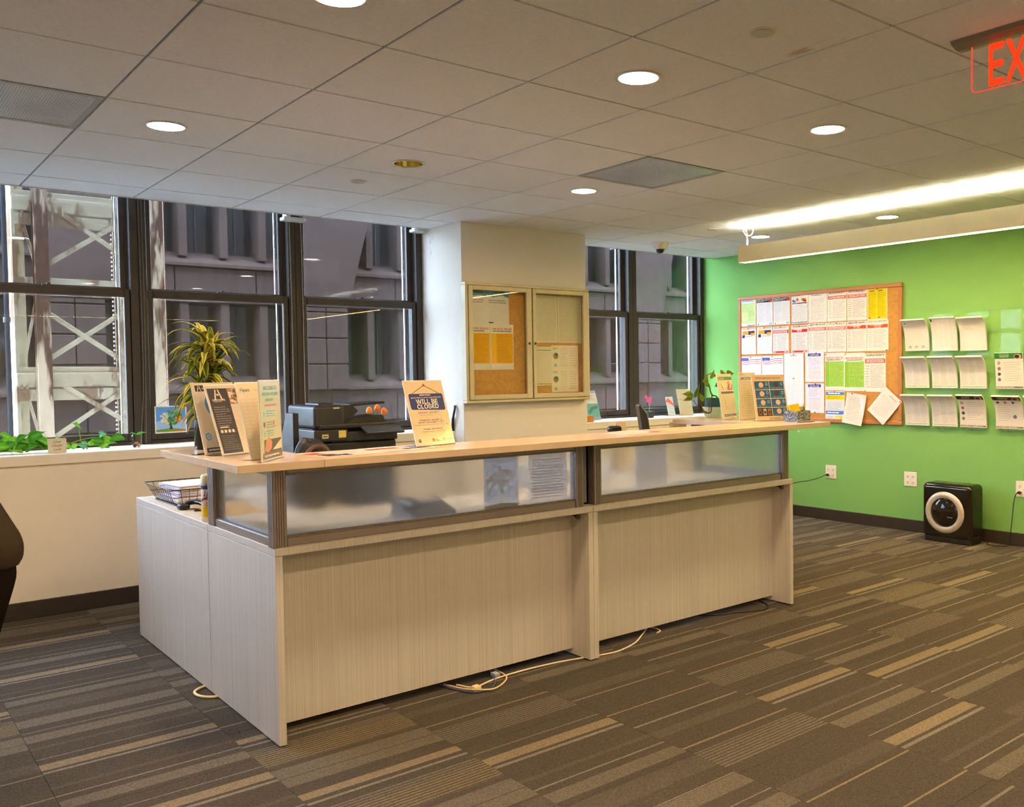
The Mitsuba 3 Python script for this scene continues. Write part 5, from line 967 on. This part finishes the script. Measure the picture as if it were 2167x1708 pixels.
part(k, 'barcode_label', MB().box((P0 + .045, PF - .0012, 1.012), (P0 + .082, PF + .001, 1.034), (206, 196, 160)).box((P0 + .04, PF - .0012, 1.036), (P0 + .085, PF + .001, 1.041), (110, 60, 50)).box((P0 + .05, PF - .0018, 1.018), (P0 + .077, PF - .001, 1.027), (110, 106, 90)), 'matte', label='small white barcode label')
part(k, 'sticky_note', B((P0 + .142, PF - .0016, 1.012), (P0 + .186, PF + .001, 1.052), (216, 196, 110)), 'matte', label='yellow sticky note')
mat('plastic', type='twosided', b={'type': 'principled', 'base_color': VC, 'roughness': 0.38, 'specular': 0.5})
k = thing('file_sorter', 'black upright file holder beside the upright counter sign, before the printer', 'file holder'); m = MB().add(trimesh.creation.extrude_polygon(Polygon([(0, 0), (.17, 0), (.17, .30), (.08, .448), (0, .448)]), .028, engine='earcut').apply_transform(frame_of((0, 1, 0), (0, 0, 1), (1.408, 1.38, .7352))), (12, 12, 13)); part(k, 'side_plate', m, 'plastic'); part(k, 'back_plate', B((1.40, 1.555, .7352), (1.50, 1.562, 1.02), (14, 14, 15)), 'plastic'); part(k, 'base_plate', B((1.4365, 1.38, .7352), (1.50, 1.555, .742), (14, 14, 15)), 'plastic')
k = thing('hand_bag', 'slumped dark bag with a brown strap, just behind the counter edge', 'bag')
bm = trimesh.creation.icosphere(4); v = bm.vertices; n_ = meshkit.fbm(v * 2.2, 4, 3)[:, None] - .5; bm.vertices = v * (1 + .35 * n_) * [.11, .075, .185] + [1.455, 1.27, .885]; 
bm.vertices[:, 2] = np.maximum(bm.vertices[:, 2], .7352); part(k, 'pouch', MB().add(bm, (26, 26, 32), 60), 'satin'); part(k, 'strap', MB().tube(spline([(1.38, 1.19, .98), (1.41, 1.195, 1.015), (1.44, 1.20, 1.03), (1.48, 1.20, 1.025), (1.53, 1.20, .97)], 6), .011, (84, 54, 42), 8), 'satin', label='brown strap')
k = thing('monitor', 'thin flat monitor seen edge-on behind the right part of the counter', 'monitor'); 
m = cbox((0, 0, 0), (.012, .40, .27), .003); part(k, 'bezel', MB().add(placed(m, frame_of((.995, .03, .0), (.0, .985, 0.0), (3.60, 1.40, .90))), (110, 108, 106)), 'satin') if 0 else None
m = trimesh.creation.extrude_polygon(Polygon([(0, 0), (.016, 0), (.016, .25), (0, .25)]).buffer(.002), .26, engine='earcut'); part(k, 'screen_panel', MB().add(placed(m, frame_of((.72, -.69, 0), (-.10, .10, 1), (3.735, 1.42, .90))), (96, 98, 100), 20), 'satin')
m = trimesh.creation.extrude_polygon(Polygon([(.018, .0), (.018, .25), (.03, .25), (.062, .20), (.062, .10), (.085, .06), (.085, .0)]), .26, engine='earcut'); part(k, 'back_shell', MB().add(placed(m, frame_of((.72, -.69, 0), (-.10, .10, 1), (3.735, 1.42, .90))), (16, 16, 17), 20), 'plastic')
part(k, 'stand', MB().tube([(3.69, 1.30, .745), (3.69, 1.30, .95)], .02, (20, 20, 21), 10), 'plastic'); part(k, 'foot', B((3.60, 1.22, .7352), (3.76, 1.38, .747), (20, 20, 21), .003), 'plastic')
k = thing('webcam', 'small round black desk camera behind the counter', 'webcam'); part(k, 'head', MB().add(rbox((3.50, 1.46, .975), (3.60, 1.51, 1.018), .018, 12), (14, 14, 15), 40), 'plastic'); part(k, 'stem', MB().tube([(3.55, 1.485, .742), (3.55, 1.485, .985)], .010, (14, 14, 15), 8), 'plastic'); part(k, 'base', MB().add(lathe([(0, 0), (.045, 0), (.045, .008), (0, .01)], (3.55, 1.485, .7352), 20), (14, 14, 15), 40), 'plastic')
k = thing('name_card', 'pale folded card standing behind the counter beside the small black camera', 'card'); part(k, 'face', MB().add(placed(cbox((0, 0, 0), (.09, .30, .0012)), frame_of((.95, .2, 0), (0, .12, 1), (3.62, 1.50, .7352))), (236, 206, 164)), 'matte'); part(k, 'back', MB().add(placed(cbox((0, 0, 0), (.09, .30, .0012)), frame_of((.95, .2, 0), (0, -.12, 1), (3.62, 1.585, .7352))), (236, 206, 164)), 'matte')
k = thing('card_display', 'white leaflet box with a dark figure on it, behind the counter at the right arm', 'leaflet box'); part(k, 'box', B((3.55, 1.80, .7352), (3.70, 1.86, .98), (228, 214, 196), .002), 'matte') if 0 else None
sh = Sheet(.10, .30, (240, 228, 206), .04, seed=70); sh.poly([(.6, .72), (.72, .72), (.95, .62), (.95, .60), (.5, .60)], (70, 60, 90)); sh.disc(.68, .76, .08, (70, 60, 90)); part(k, 'front', sh.mesh(frame_of((.93, -.3, 0), (0, .10, 1), (3.80, 1.18, .74))), 'matte')
# ------------------------------------------------------------------ papers taped behind the frosted screens
def taped(lb, sh, x, z, ang=0.): return solo('taped_sheet', lb, 'paper', sh.mesh(frame_of((math.cos(ang), 0, math.sin(ang)), (-math.sin(ang), 0, math.cos(ang)), (x, .412, z))), 'thin_paper', 'sheets taped behind the frosted screens')
s = Sheet(.180, .222, (206, 208, 222), 0, seed=3); s.rect(.47, 0, .53, .4, (190, 176, 160)); rr = random.Random(9)
for q in range(60): s.disc(.5 + rr.gauss(0, .17), .56 + rr.gauss(0, .13), .05, rr.choice([(222, 220, 196), (236, 214, 190), (226, 224, 206), (232, 230, 234)]), 2, 7)
s.poly([(0, 0), (1, 0), (1, .05), (.5, .09), (0, .05)], (150, 140, 100), 3); taped('sheet with a picture of a tree, seen through the left frosted screen', s, 1.860, .7745)
s = Sheet(.218, .224, (244, 232, 226), 0, seed=4); s.body(.1, .08, .9, .9, 14, (150, 140, 140), .4, 5, 1, False); taped('sheet with lines of text, seen through the left frosted screen at its right end', s, 2.096, .7745, -.012)
s = Sheet(.215, .222, (240, 230, 224), 0, seed=5); s.body(.1, .1, .9, .9, 12, (206, 190, 180), .3, 5); taped('plain sheet seen through the right frosted screen', s, 2.750, .7745)
k = thing('desk_phone', 'dark desk telephone seen as a blur through the left frosted screen', 'telephone'); m = trimesh.creation.extrude_polygon(Polygon([(0, 0), (.2, 0), (.2, .07), (.02, .02)]), .22, engine='earcut'); part(k, 'base', MB().add(placed(m, frame_of((0, 1, 0), (0, 0, 1), (1.62, .60, .7352))), (24, 22, 24)), 'plastic'); part(k, 'handset', MB().add(rbox((1.63, .63, .775), (1.68, .80, .81), .014, 10), (16, 16, 17), 40), 'plastic')
part(k, 'screen', MB().add(placed(cbox((.08, .05, .0), (.18, .14, .004)), frame_of((1, 0, 0), (0, .94, .33), (1.62, .64, .772))), (150, 140, 130)), 'satin')

# ------------------------------------------------------------------ on the window sills
SZ = .93
GP_ = [(lin(104, 170, 44), lin(92, 160, 36), lin(130, 186, 66)), (lin(70, 134, 40), lin(62, 124, 34), lin(96, 150, 56)), (lin(150, 190, 60), lin(120, 176, 48), lin(150, 196, 80)), (lin(84, 150, 90), lin(80, 144, 84), lin(140, 184, 140))]
vn = thing('trailing_vine', 'green heart-leaved vine trailing along the left window sill', 'plant')
rng = random.Random(33)
runs = [[(.30, 3.40, .95), (.44, 3.36, .99), (.56, 3.33, .97), (.66, 3.32, 1.0), (.76, 3.34, .96), (.86, 3.32, .99), (.95, 3.36, 1.0), (1.00, 3.34, .98), (1.07, 3.36, .96)], [(.10, 3.30, .95), (.30, 3.28, .965), (.48, 3.27, .95), (.62, 3.30, .955), (.80, 3.28, .945)], [(-.6, 3.36, .95), (-.3, 3.32, 1.0), (.0, 3.35, .97), (.32, 3.36, .98)]]
for r_ in runs: part(vn, 'stem', MB().tube(spline(r_, 8), .0035, (128, 140, 60), 6))
spots = [(.47, 1.045, 0, .085), (.43, .97, 2, .10), (.50, .985, 1, .09), (.55, .99, 3, .07), (.59, 1.0, 0, .11), (.64, 1.04, 1, .12), (.66, 1.0, 0, .12), (.62, .965, 1, .09), (.73, .985, 2, .12), (.76, .965, 2, .11), (.83, 1.09, 0, .075), (.90, .965, 3, .06), (.97, 1.03, 3, .07), (1.0, 1.02, 3, .06), (1.01, .975, 0, .09), (1.03, .965, 2, .08), (1.05, 1.0, 1, .09), (1.06, .985, 1, .08), (.38, 1.0, 1, .09), (.33, .98, 0, .1), (.2, .99, 1, .1), (.05, 1.0, 0, .1), (-.1, .98, 2, .1), (-.3, 1.02, 1, .1), (.52, .955, 2, .08), (.80, .955, 0, .07), (.87, .96, 3, .06), (.57, 1.03, 1, .08), (.44, 1.01, 1, .07)]
spots += [(rng.uniform(.40, .68), rng.uniform(.95, 1.02), rng.choice((0, 0, 1, 2)), rng.uniform(.07, .105)) for _ in range(16)] + [(rng.uniform(.68, 1.02), rng.uniform(.95, .985), rng.choice((0, 1, 2, 3)), rng.uniform(.06, .09)) for _ in range(9)]
for q, (x, z, ci, L) in enumerate(spots):
    y = rng.uniform(3.25, 3.36); a = rng.uniform(-.9, .9) + (0 if q % 2 else math.pi); d = (math.cos(a) * .8, -.35, rng.uniform(-.3, .5)); b = np.array([x, y, z]) - np.array(d) / np.linalg.norm(d) * L * .5; b[2] = max(b[2], .945)
    if z > 1.035: part(vn, 'leaf_stalk', MB().tube(spline([(x + .03, y, .97), (x + .02, y, z - .05), b], 5), .0025, (120, 150, 60), 5))
    v, f, c = leaf_piece(b, d, L, L * .86, .3, GP_[ci], rng, 10, (.1, -.6, .8), .15, True); v[:, 2] = np.maximum(v[:, 2], SZ + .002); part(vn, 'leaf', MB().raw(v, f, c), 'leaf')
k = thing('plaque', 'small pale plaque with three lines of script on the left window sill among the vine', 'plaque'); pm_ = Polygon([(0, 0), (.092, 0), (.094, .085), (-.002, .085)]).buffer(-.008).buffer(.008)
F = frame_of((1, 0, 0), (0, .12, 1), (.677, 3.20, SZ + .001)); part(k, 'board', MB().add(placed(trimesh.creation.extrude_polygon(pm_, .008, engine='earcut'), F), (196, 190, 170), 20), 'satin')
tm = MB()
for i, t in enumerate(('Live', 'Laugh', 'Love')):
    m = letters(t, .013, .036 if i != 1 else .05, False, .0004); m.vertices[:, 0] += m.vertices[:, 1] * .35; m.apply_translation((.046 - m.extents[0] / 2, .058 - i * .022, .0081)); tm.add(placed(m, F), (84, 78, 66))
part(k, 'lettering', tm, 'matte', label='dark script reading Live Laugh Love')
k = thing('cutting_jar', 'small clear jar with a rooting leaf cutting at the right end of the vine', 'jar'); c = np.array([1.165, 3.27, SZ + .001])
part(k, 'glass', MB().add(lathe([(0, 0), (.030, 0), (.031, .004), (.030, .07), (.026, .075), (.026, .082)], c, 24), (1, 1, 1), 40), 'glass'); 
for q, cc in enumerate(((30, 24, 20), (150, 90, 40), (190, 150, 90))): part(k, 'pebble', MB().add(trimesh.creation.icosphere(2, .011), cc, 60).done() and MB().add(trimesh.creation.icosphere(2, .011).apply_translation(c + [-.012 + q * .012, .004 * q, .012 + (q == 1) * .012]), cc, 60), 'satin')
for L, a in ((.075, .2), (.06, 2.7)): v, f, cc = leaf_piece(c + [0, 0, .08], (math.cos(a), -.3, .35), L, .05, .6, GP_[1], rng, 9, (0, -.3, 1), .15, True); part(k, 'leaf', MB().raw(v, f, cc), 'leaf')
s = Sheet(.198, .180, (238, 238, 240), seed=2); s.rect(.04, .05, .96, .96, (96, 150, 226)); s.rect(.04, .05, .96, .45, (150, 186, 232), 2); s.poly([(.04, .05), (.96, .05), (.96, .12), (.55, .17), (.3, .16), (.04, .12)], (110, 150, 60), 3); s.rect(.6, .05, .96, .1, (206, 110, 70), 4); s.poly([(.45, .14), (.55, .14), (.52, .3), (.53, .5), (.47, .5), (.48, .3)], (60, 50, 50), 4); rr = random.Random(6)
for q in range(90):
    a, r_ = rr.random() * 2 * math.pi, math.sqrt(rr.random()); x, y = .5 + .33 * r_ * math.cos(a), .56 + .24 * r_ * math.sin(a); s.disc(x, y, .045, rr.choice([(206, 206, 196), (190, 196, 190), (170, 180, 160)]) if x < .42 else (rr.choice([(70, 130, 60), (90, 150, 60), (56, 110, 60)]) if x < .66 or y > .62 else rr.choice([(214, 130, 50), (196, 96, 40), (226, 160, 60)])), 5 + q % 3, 7)
solo('tree_picture', 'small picture of a tree in four seasons stuck to the second window', 'picture', s.mesh(frame_of((1, 0, 0), (0, 0, 1), (1.341, 3.545, .995))), 'matte')
k = thing('tulips', 'orange tulips standing on the sill behind the printer', 'flowers')
part(k, 'vase', MB().add(lathe([(0, 0), (.03, 0), (.04, .05), (.028, .09), (.032, .10), (.028, .10), (.024, .09), (0, .08)], (2.64, 3.17, SZ), 24), (170, 176, 170), 40), 'satin')
for q, (x, z) in enumerate(((2.672, 1.106), (2.735, 1.120), (2.787, 1.096))):
    part(k, 'stem', MB().tube(spline([(2.64, 3.17, .99), (2.64 + (x - 2.64) * .5, 3.165, 1.04), (x, 3.16, z - .02)], 6), .004, (90, 160, 60), 6)); 
    bud = lathe([(.004, -.024), (.016, -.020), (.0215, -.008), (.021, .006), (.015, .020), (.006, .030), (0, .031)], (0, 0, 0), 36); w_ = bud.vertices; ph = np.arctan2(w_[:, 1], w_[:, 0]); k_ = 1 + .10 * np.abs(np.sin(1.5 * ph + q)); w_[:, :2] *= k_[:, None]; bud.vertices = w_ + [x, 3.16, z]
    part(k, 'bloom', MB().add(bud, ((244, 150, 60), (240, 120, 30), (242, 128, 40))[q], True), 'satin', label='orange bloom')
for a, L in ((.3, .13), (1.6, .12), (.9, .14)): v, f, cc = leaf_piece((2.66, 3.165, 1.01), (math.cos(a) * .5, -.15, 1), L, .022, .6, GP_[1], rng, 8); part(k, 'leaf', MB().raw(v, f, cc), 'leaf')
k = thing('back_scratcher', 'thin black stick with a curved end leaning on the white side of the column', 'stick'); part(k, 'stick', MB().tube(spline([(3.325, 3.10, .93), (3.322, 3.095, .99), (3.315, 3.07, 1.05), (3.318, 3.055, 1.10), (3.322, 3.058, 1.118), (3.326, 3.072, 1.118)], 6), .008, (18, 18, 20), 8), 'satin'); part(k, 'grip', MB().tube(spline([(3.325, 3.10, .932), (3.322, 3.095, .99), (3.317, 3.08, 1.03)], 5), .0105, (14, 14, 15), 8), 'satin')
def sill_sheet(lb, sh, x, y, ang, lean): 
    k = thing('leaflet_stand', lb, 'leaflet stand'); ex = np.array([math.cos(ang), math.sin(ang), 0]); nb = np.array([-ex[1], ex[0], 0]); part(k, 'sheet', sh.mesh(frame_of(ex, np.array([0, 0, math.cos(lean)]) + nb * math.sin(lean), (x, y, SZ + .002))), 'coated')
    p = np.array([x, y, SZ]); part(k, 'foot', trimesh.convex.convex_hull(np.array([p, p + ex * sh.w, p + nb * .08, p + ex * sh.w + nb * .08] + [q + np.array([0, 0, .003]) for q in (p, p + ex * sh.w, p + nb * .08, p + ex * sh.w + nb * .08)])), 'clear_solid', label='clear foot')
s = Sheet(.19, .275, (226, 236, 238), seed=5); s.rect(.02, .92, .98, .98, (110, 170, 230)); s.body(.1, .66, .9, .86, 4, (170, 180, 190), .4, 4); s.rect(.0, .10, 1, .56, (84, 168, 156)); s.poly([(.3, .2), (.6, .35), (.95, .4), (.9, .5), (.5, .45), (.2, .3)], (50, 120, 120), 2); s.rect(0, .0, 1, .10, (150, 160, 200))
sill_sheet('teal and white leaflet stand on the sill just right of the column', s, 4.86, 3.36, .12, .28)
solo('wooden_block', 'small orange-brown block on the sill against the column', 'block', B((4.70, 3.19, SZ + .001), (4.80, 3.23, .985), (196, 120, 40), .004), 'satin'); solo('block_under', 'tan paper box behind the small orange block', 'box', B((4.60, 3.24, SZ + .001), (4.84, 3.30, .965), (214, 186, 130), .003), 'matte')
k = thing('orchid', 'small pink orchid in a dark square pot on the right sill', 'plant'); c = np.array([5.565, 3.30, SZ + .001])
part(k, 'pot', MB().add(trimesh.convex.convex_hull(np.array([(sx * w_ + c[0], sy * w_ + c[1], c[2] + z) for w_, z in ((.03, 0), (.04, .055)) for sx in (-1, 1) for sy in (-1, 1)])), (34, 40, 44)), 'satin', label='dark square pot'); part(k, 'stem', MB().tube(spline([c + [0, 0, .05], c + [.008, 0, .10], c + [-.004, 0, .16], c + [-.03, 0, .19]], 6), .003, (120, 170, 90), 6))
for dx, dz, sz_ in ((-.045, .195, .05), (-.02, .175, .052), (.0, .145, .05), (.01, .17, .048), (-.03, .16, .046)):
    for a in range(5):
        t = a * 2 * math.pi / 5 + dx * 30; v, f, cc = leaf_piece(c + [dx, -.01, dz], (math.cos(t), -.25, math.sin(t)), sz_ * .55, sz_ * .45, .1, (lin(236, 130, 170), lin(230, 90, 140), lin(220, 70, 126)), rng, 5, (0, -1, .1), .1, True); part(k, 'petal', MB().raw(v, f, cc), 'leaf')
for a in (2.6, 3.4, .2): v, f, cc = leaf_piece(c + [0, 0, .05], (math.cos(a), -.2, .5), .07, .02, 1.0, GP_[3], rng, 7); part(k, 'leaf', MB().raw(v, f, cc), 'leaf')
s = Sheet(.20, .262, (222, 220, 204), seed=6); s.rect(.04, .68, .96, .9, (206, 206, 190)); s.body(.1, .1, .9, .62, 10, (200, 198, 184), .3, 4); s.rect(.1, .60, .9, .615, (170, 168, 156), 2)
sill_sheet('pale leaflet stand on the right sill behind the potted vine', s, 6.02, 3.34, .05, .22)
s = Sheet(.10, .19, (220, 236, 246), seed=7); s.poly([(0, .75), (.3, .95), (1, .62), (1, .5)], (224, 96, 96)); s.body(.2, .1, .9, .5, 5, (170, 200, 220), .4, 3)
sill_sheet('small blue leaflet with a red corner on the right sill', s, 5.90, 3.38, .0, .25)

# ------------------------------------------------------------------ cables on the carpet under the desk
k = thing('cable_loop', 'cream cable looping out from under the left side of the desk', 'cable'); part(k, 'cable', MB().tube(spline([(1.02, 1.26, .006), (.95, 1.245, .006), (.905, 1.225, .007), (.872, 1.185, .007), (.876, 1.12, .007), (.91, 1.075, .007), (.95, 1.075, .006), (1.05, 1.11, .006)], 8), .0058, (226, 206, 166), 8), 'satin')
k = thing('white_cable', 'long white cable running along the floor in front of the desk gap', 'cable'); part(k, 'cable', MB().tube(spline([(1.76, .50, .006), (1.80, .42, .007), (1.92, .45, .006), (2.07, .462, .006), (2.25, .45, .006), (2.40, .425, .004), (2.50, .395, .005), (2.60, .385, .005), (2.74, .425, .005), (2.86, .50, .005), (3.0, .60, .005)], 8), .004, (214, 200, 176), 7), 'satin')
k = thing('ethernet_cable', 'blue and cream network cables with a clip lying under the left desk unit', 'cable'); part(k, 'blue_cable', MB().tube(spline([(1.99, .60, .006), (1.93, .47, .007), (1.90, .41, .007), (1.84, .36, .007), (1.77, .37, .006), (1.73, .45, .006), (1.70, .58, .006)], 8), .0035, (60, 76, 120), 7), 'satin')
part(k, 'cream_cable', MB().tube(spline([(2.0, .56, .006), (1.985, .45, .007), (1.93, .385, .007), (1.85, .345, .008), (1.79, .37, .012), (1.75, .42, .012), (1.72, .54, .007)], 8), .004, (206, 186, 140), 7), 'satin'); part(k, 'clip', MB().add(rbox((1.775, .375, .001), (1.81, .41, .024), .006, 8), (216, 196, 150), 40), 'satin'); part(k, 'plug', MB().add(rbox((1.94, .47, .001), (1.97, .51, .02), .004, 8), (150, 156, 166), 40), 'satin')
k = thing('white_cable', 'short white cable end under the right desk unit', 'cable'); part(k, 'cable', MB().tube(spline([(2.99, .62, .006), (3.0, .54, .006), (2.985, .49, .006), (2.95, .48, .006)], 6), .004, (206, 186, 150), 7), 'satin')
k = thing('black_cable', 'thin black cable snaking under the right desk unit', 'cable'); part(k, 'cable', MB().tube(spline([(3.25, .70, .005), (3.42, .52, .005), (3.55, .47, .005), (3.66, .42, .005), (3.72, .40, .005), (3.80, .44, .005), (3.86, .56, .005)], 8), .004, (24, 22, 20), 7), 'satin')
k = thing('power_strip', 'dark power strip lying under the desk', 'power strip'); part(k, 'body', MB().add(rbox((2.05, .56, 0.0005), (2.35, .61, .035), .006, 8), (22, 20, 20), 40), 'satin'); part(k, 'socket', B((2.10, .555, .012), (2.13, .562, .026), (60, 58, 54)), 'satin')

# ------------------------------------------------------------------ person standing at the left edge, facing left, leaning a little forward
def body_of(joints, bones, ref=.02):
    M_ = None
    for a, b in bones:
        (pa, ra), (pb, rb) = joints[a], joints[b]
        h = manifold3d.Manifold.batch_hull([manifold3d.Manifold.sphere(ra, 20).translate(list(map(float, pa))), manifold3d.Manifold.sphere(rb, 20).translate(list(map(float, pb)))])
        M_ = h if M_ is None else M_ + h
    M_ = M_.refine_to_length(ref); q = M_.to_mesh(); t = trimesh.Trimesh(q.vert_properties[:, :3], q.tri_verts); trimesh.smoothing.filter_taubin(t, iterations=14); return t
person = thing('person', 'person in a dark brown top and black trousers standing at the left edge', 'person')
X0, Yq = -.040, .10
J = {'hipL': ((X0 + .02, Yq - .085, .90), .105), 'hipR': ((X0 + .02, Yq + .085, .90), .105), 'buttL': ((X0 + .041, Yq - .07, .835), .092), 'buttR': ((X0 + .041, Yq + .07, .835), .092), 'kneeL': ((X0 - .03, Yq - .09, .48), .058), 'kneeR': ((X0 - .005, Yq + .09, .48), .058),
     'ankL': ((X0 + .005, Yq - .09, .09), .042), 'ankR': ((X0 + .0, Yq + .09, .09), .042), 'toeL': ((X0 - .15, Yq - .10, .035), .034), 'toeR': ((X0 - .15, Yq + .10, .035), .034), 'heelL': ((X0 + .03, Yq - .09, .04), .038), 'heelR': ((X0 + .022, Yq + .09, .04), .038),
     'waist': ((X0 - .035, Yq, 1.05), .125), 'waL': ((X0 - .035, Yq - .05, 1.05), .115), 'waR': ((X0 - .035, Yq + .05, 1.05), .115), 'chL': ((X0 - .125, Yq - .08, 1.28), .115), 'chR': ((X0 - .125, Yq + .08, 1.28), .115), 'shL': ((X0 - .18, Yq - .17, 1.40), .058), 'shR': ((X0 - .18, Yq + .17, 1.40), .058), 'neck': ((X0 - .20, Yq, 1.46), .058), 'neck2': ((X0 - .235, Yq, 1.53), .054),
     'elL': ((X0 - .17, Yq - .225, 1.115), .042), 'elR': ((X0 - .17, Yq + .225, 1.115), .042), 'wrL': ((X0 - .235, Yq - .215, .88), .030), 'wrR': ((X0 - .235, Yq + .215, .88), .030)}
skin = (150, 106, 80)
part(person, 'trousers', MB().add(body_of(J, [('hipL', 'hipR'), ('hipL', 'buttL'), ('hipR', 'buttR'), ('buttL', 'buttR'), ('hipL', 'kneeL'), ('hipR', 'kneeR'), ('buttL', 'kneeL'), ('buttR', 'kneeR'), ('kneeL', 'ankL'), ('kneeR', 'ankR')]), (18, 16, 17), True), 'matte', label='black trousers')
JT = dict(J); JT['hemL'] = ((X0 + .036, Yq - .08, .92), .106); JT['hemR'] = ((X0 + .036, Yq + .08, .92), .106); JT['hfL'] = ((X0 - .05, Yq - .08, .92), .105); JT['hfR'] = ((X0 - .05, Yq + .08, .92), .105)
top = body_of(JT, [('hemL', 'hemR'), ('hfL', 'hfR'), ('hemL', 'waL'), ('hemR', 'waR'), ('hfL', 'waL'), ('hfR', 'waR'), ('waL', 'waR'), ('waL', 'chL'), ('waR', 'chR'), ('chL', 'chR'), ('chL', 'shL'), ('chR', 'shR'), ('shL', 'elL'), ('shR', 'elR'), ('elL', 'wrL'), ('elR', 'wrR'), ('chL', 'neck'), ('chR', 'neck')])
v = top.vertices; low = np.clip((.96 - v[:, 2]) / .10, 0, 1); top.vertices[:, 2] = np.maximum(v[:, 2], .868 + .012 * np.sin(v[:, 1] * 40)); top.vertices[:, 0] += .018 * low * np.sign(v[:, 0] - X0)
part(person, 'top', MB().add(top, (48, 42, 38), True), 'matte', label='dark brown top with a loose hem')
for sd in 'LR': part(person, 'shoe', MB().add(body_of(J, [('heel' + sd, 'toe' + sd), ('ank' + sd, 'heel' + sd)], .015), (20, 18, 18), True), 'satin')
hd = trimesh.creation.icosphere(5); v = hd.vertices.copy(); fwd = -v[:, 0]
r_ = np.ones(len(v)); v2 = v * [.098, .074, .118]
def bump(cx, cy, cz, s, a): return a * np.exp(-((fwd * .098 - cx) ** 2 + (v2[:, 1] - cy) ** 2 + (v2[:, 2] - cz) ** 2) / s ** 2)
nose = bump(.10, 0, -.012, .020, .022); eye = -bump(.09, .030, .012, .014, .008) - bump(.09, -.030, .012, .014, .008); mouth = bump(.092, 0, -.058, .018, .006) - bump(.098, 0, -.060, .006, .003); chin = bump(.07, 0, -.105, .03, .014); brow = bump(.09, 0, .03, .03, .004)
ear = bump(0, .074, -.005, .018, .014) + bump(0, -.074, -.005, .018, .014)
v2[:, 0] -= nose + eye + mouth + chin + brow; v2[:, 1] *= 1 + ear / .074; hd.vertices = v2
ca, sa = math.cos(.3), math.sin(.3)
def headpose(m): w = m.vertices; m.vertices = np.c_[w[:, 0] * ca - w[:, 2] * sa * -1 * -1, w[:, 1], w[:, 2] * ca + w[:, 0] * sa] + [X0 - .275, Yq, 1.63]; return m
part(person, 'head', MB().add(headpose(hd), skin, True).add(body_of(J, [('neck', 'neck2')], .012), skin, True), 'matte', label='head and neck')
hr = trimesh.creation.icosphere(4); v = hr.vertices; keep = v * [.108, .084, .127]; keep[:, 0] += .014; keep[:, 2] = np.where((keep[:, 0] < -.03), np.maximum(keep[:, 2], .05), np.maximum(keep[:, 2], -.07)); hr.vertices = keep
part(person, 'hair', MB().add(headpose(hr), (28, 20, 16), 70), 'satin', label='dark short hair')
for e in (-.030, .030): 
    m = trimesh.creation.icosphere(2, .011).apply_translation((-.0775, e, .012)); part(person, 'eye', MB().add(headpose(m), (230, 226, 220), True), 'gloss'); m = trimesh.creation.icosphere(2, .0055).apply_translation((-.0845, e, .0115)); part(person, 'pupil', MB().add(headpose(m), (30, 20, 16), True), 'gloss')
for sg, sd in ((-1, 'L'), (1, 'R')):
    w = np.array(J['wr' + sd][0]); dn = np.array([-.22, 0, -.975]); fr = np.array([-.975, 0, .22]); inn = np.array([0, -sg, 0.])      # along the hand, towards the thumb side, towards the thigh
    pal = w + dn * .085; JH = {'w': (w, .027), 'p1': (pal + fr * .028, .013), 'p2': (pal - fr * .028, .013), 'c': (w + dn * .03, .021)}; bn = [('w', 'c'), ('c', 'p1'), ('c', 'p2'), ('p1', 'p2')]
    for i, L in enumerate((.072, .080, .075, .060)):
        b = pal + fr * (.031 - i * .0205); m_ = b + dn * L * .5 + inn * .006; t = m_ + dn * L * .40 + inn * .022; JH |= {f'a{i}': (b, .0095), f'b{i}': (m_, .0088), f'e{i}': (t, .0076)}; bn += [(f'a{i}', f'b{i}'), (f'b{i}', f'e{i}')]
    t0 = w + dn * .03 + fr * .016; t1 = t0 + dn * .03 + fr * .026 + inn * .008; JH |= {'t0': (t0, .014), 't1': (t1, .0108), 't2': (t1 + dn * .034 + fr * .006 + inn * .010, .0086)}; bn += [('t0', 't1'), ('t1', 't2')]
    part(person, 'hand', MB().add(body_of(JH, bn, .004), skin, True), 'matte')
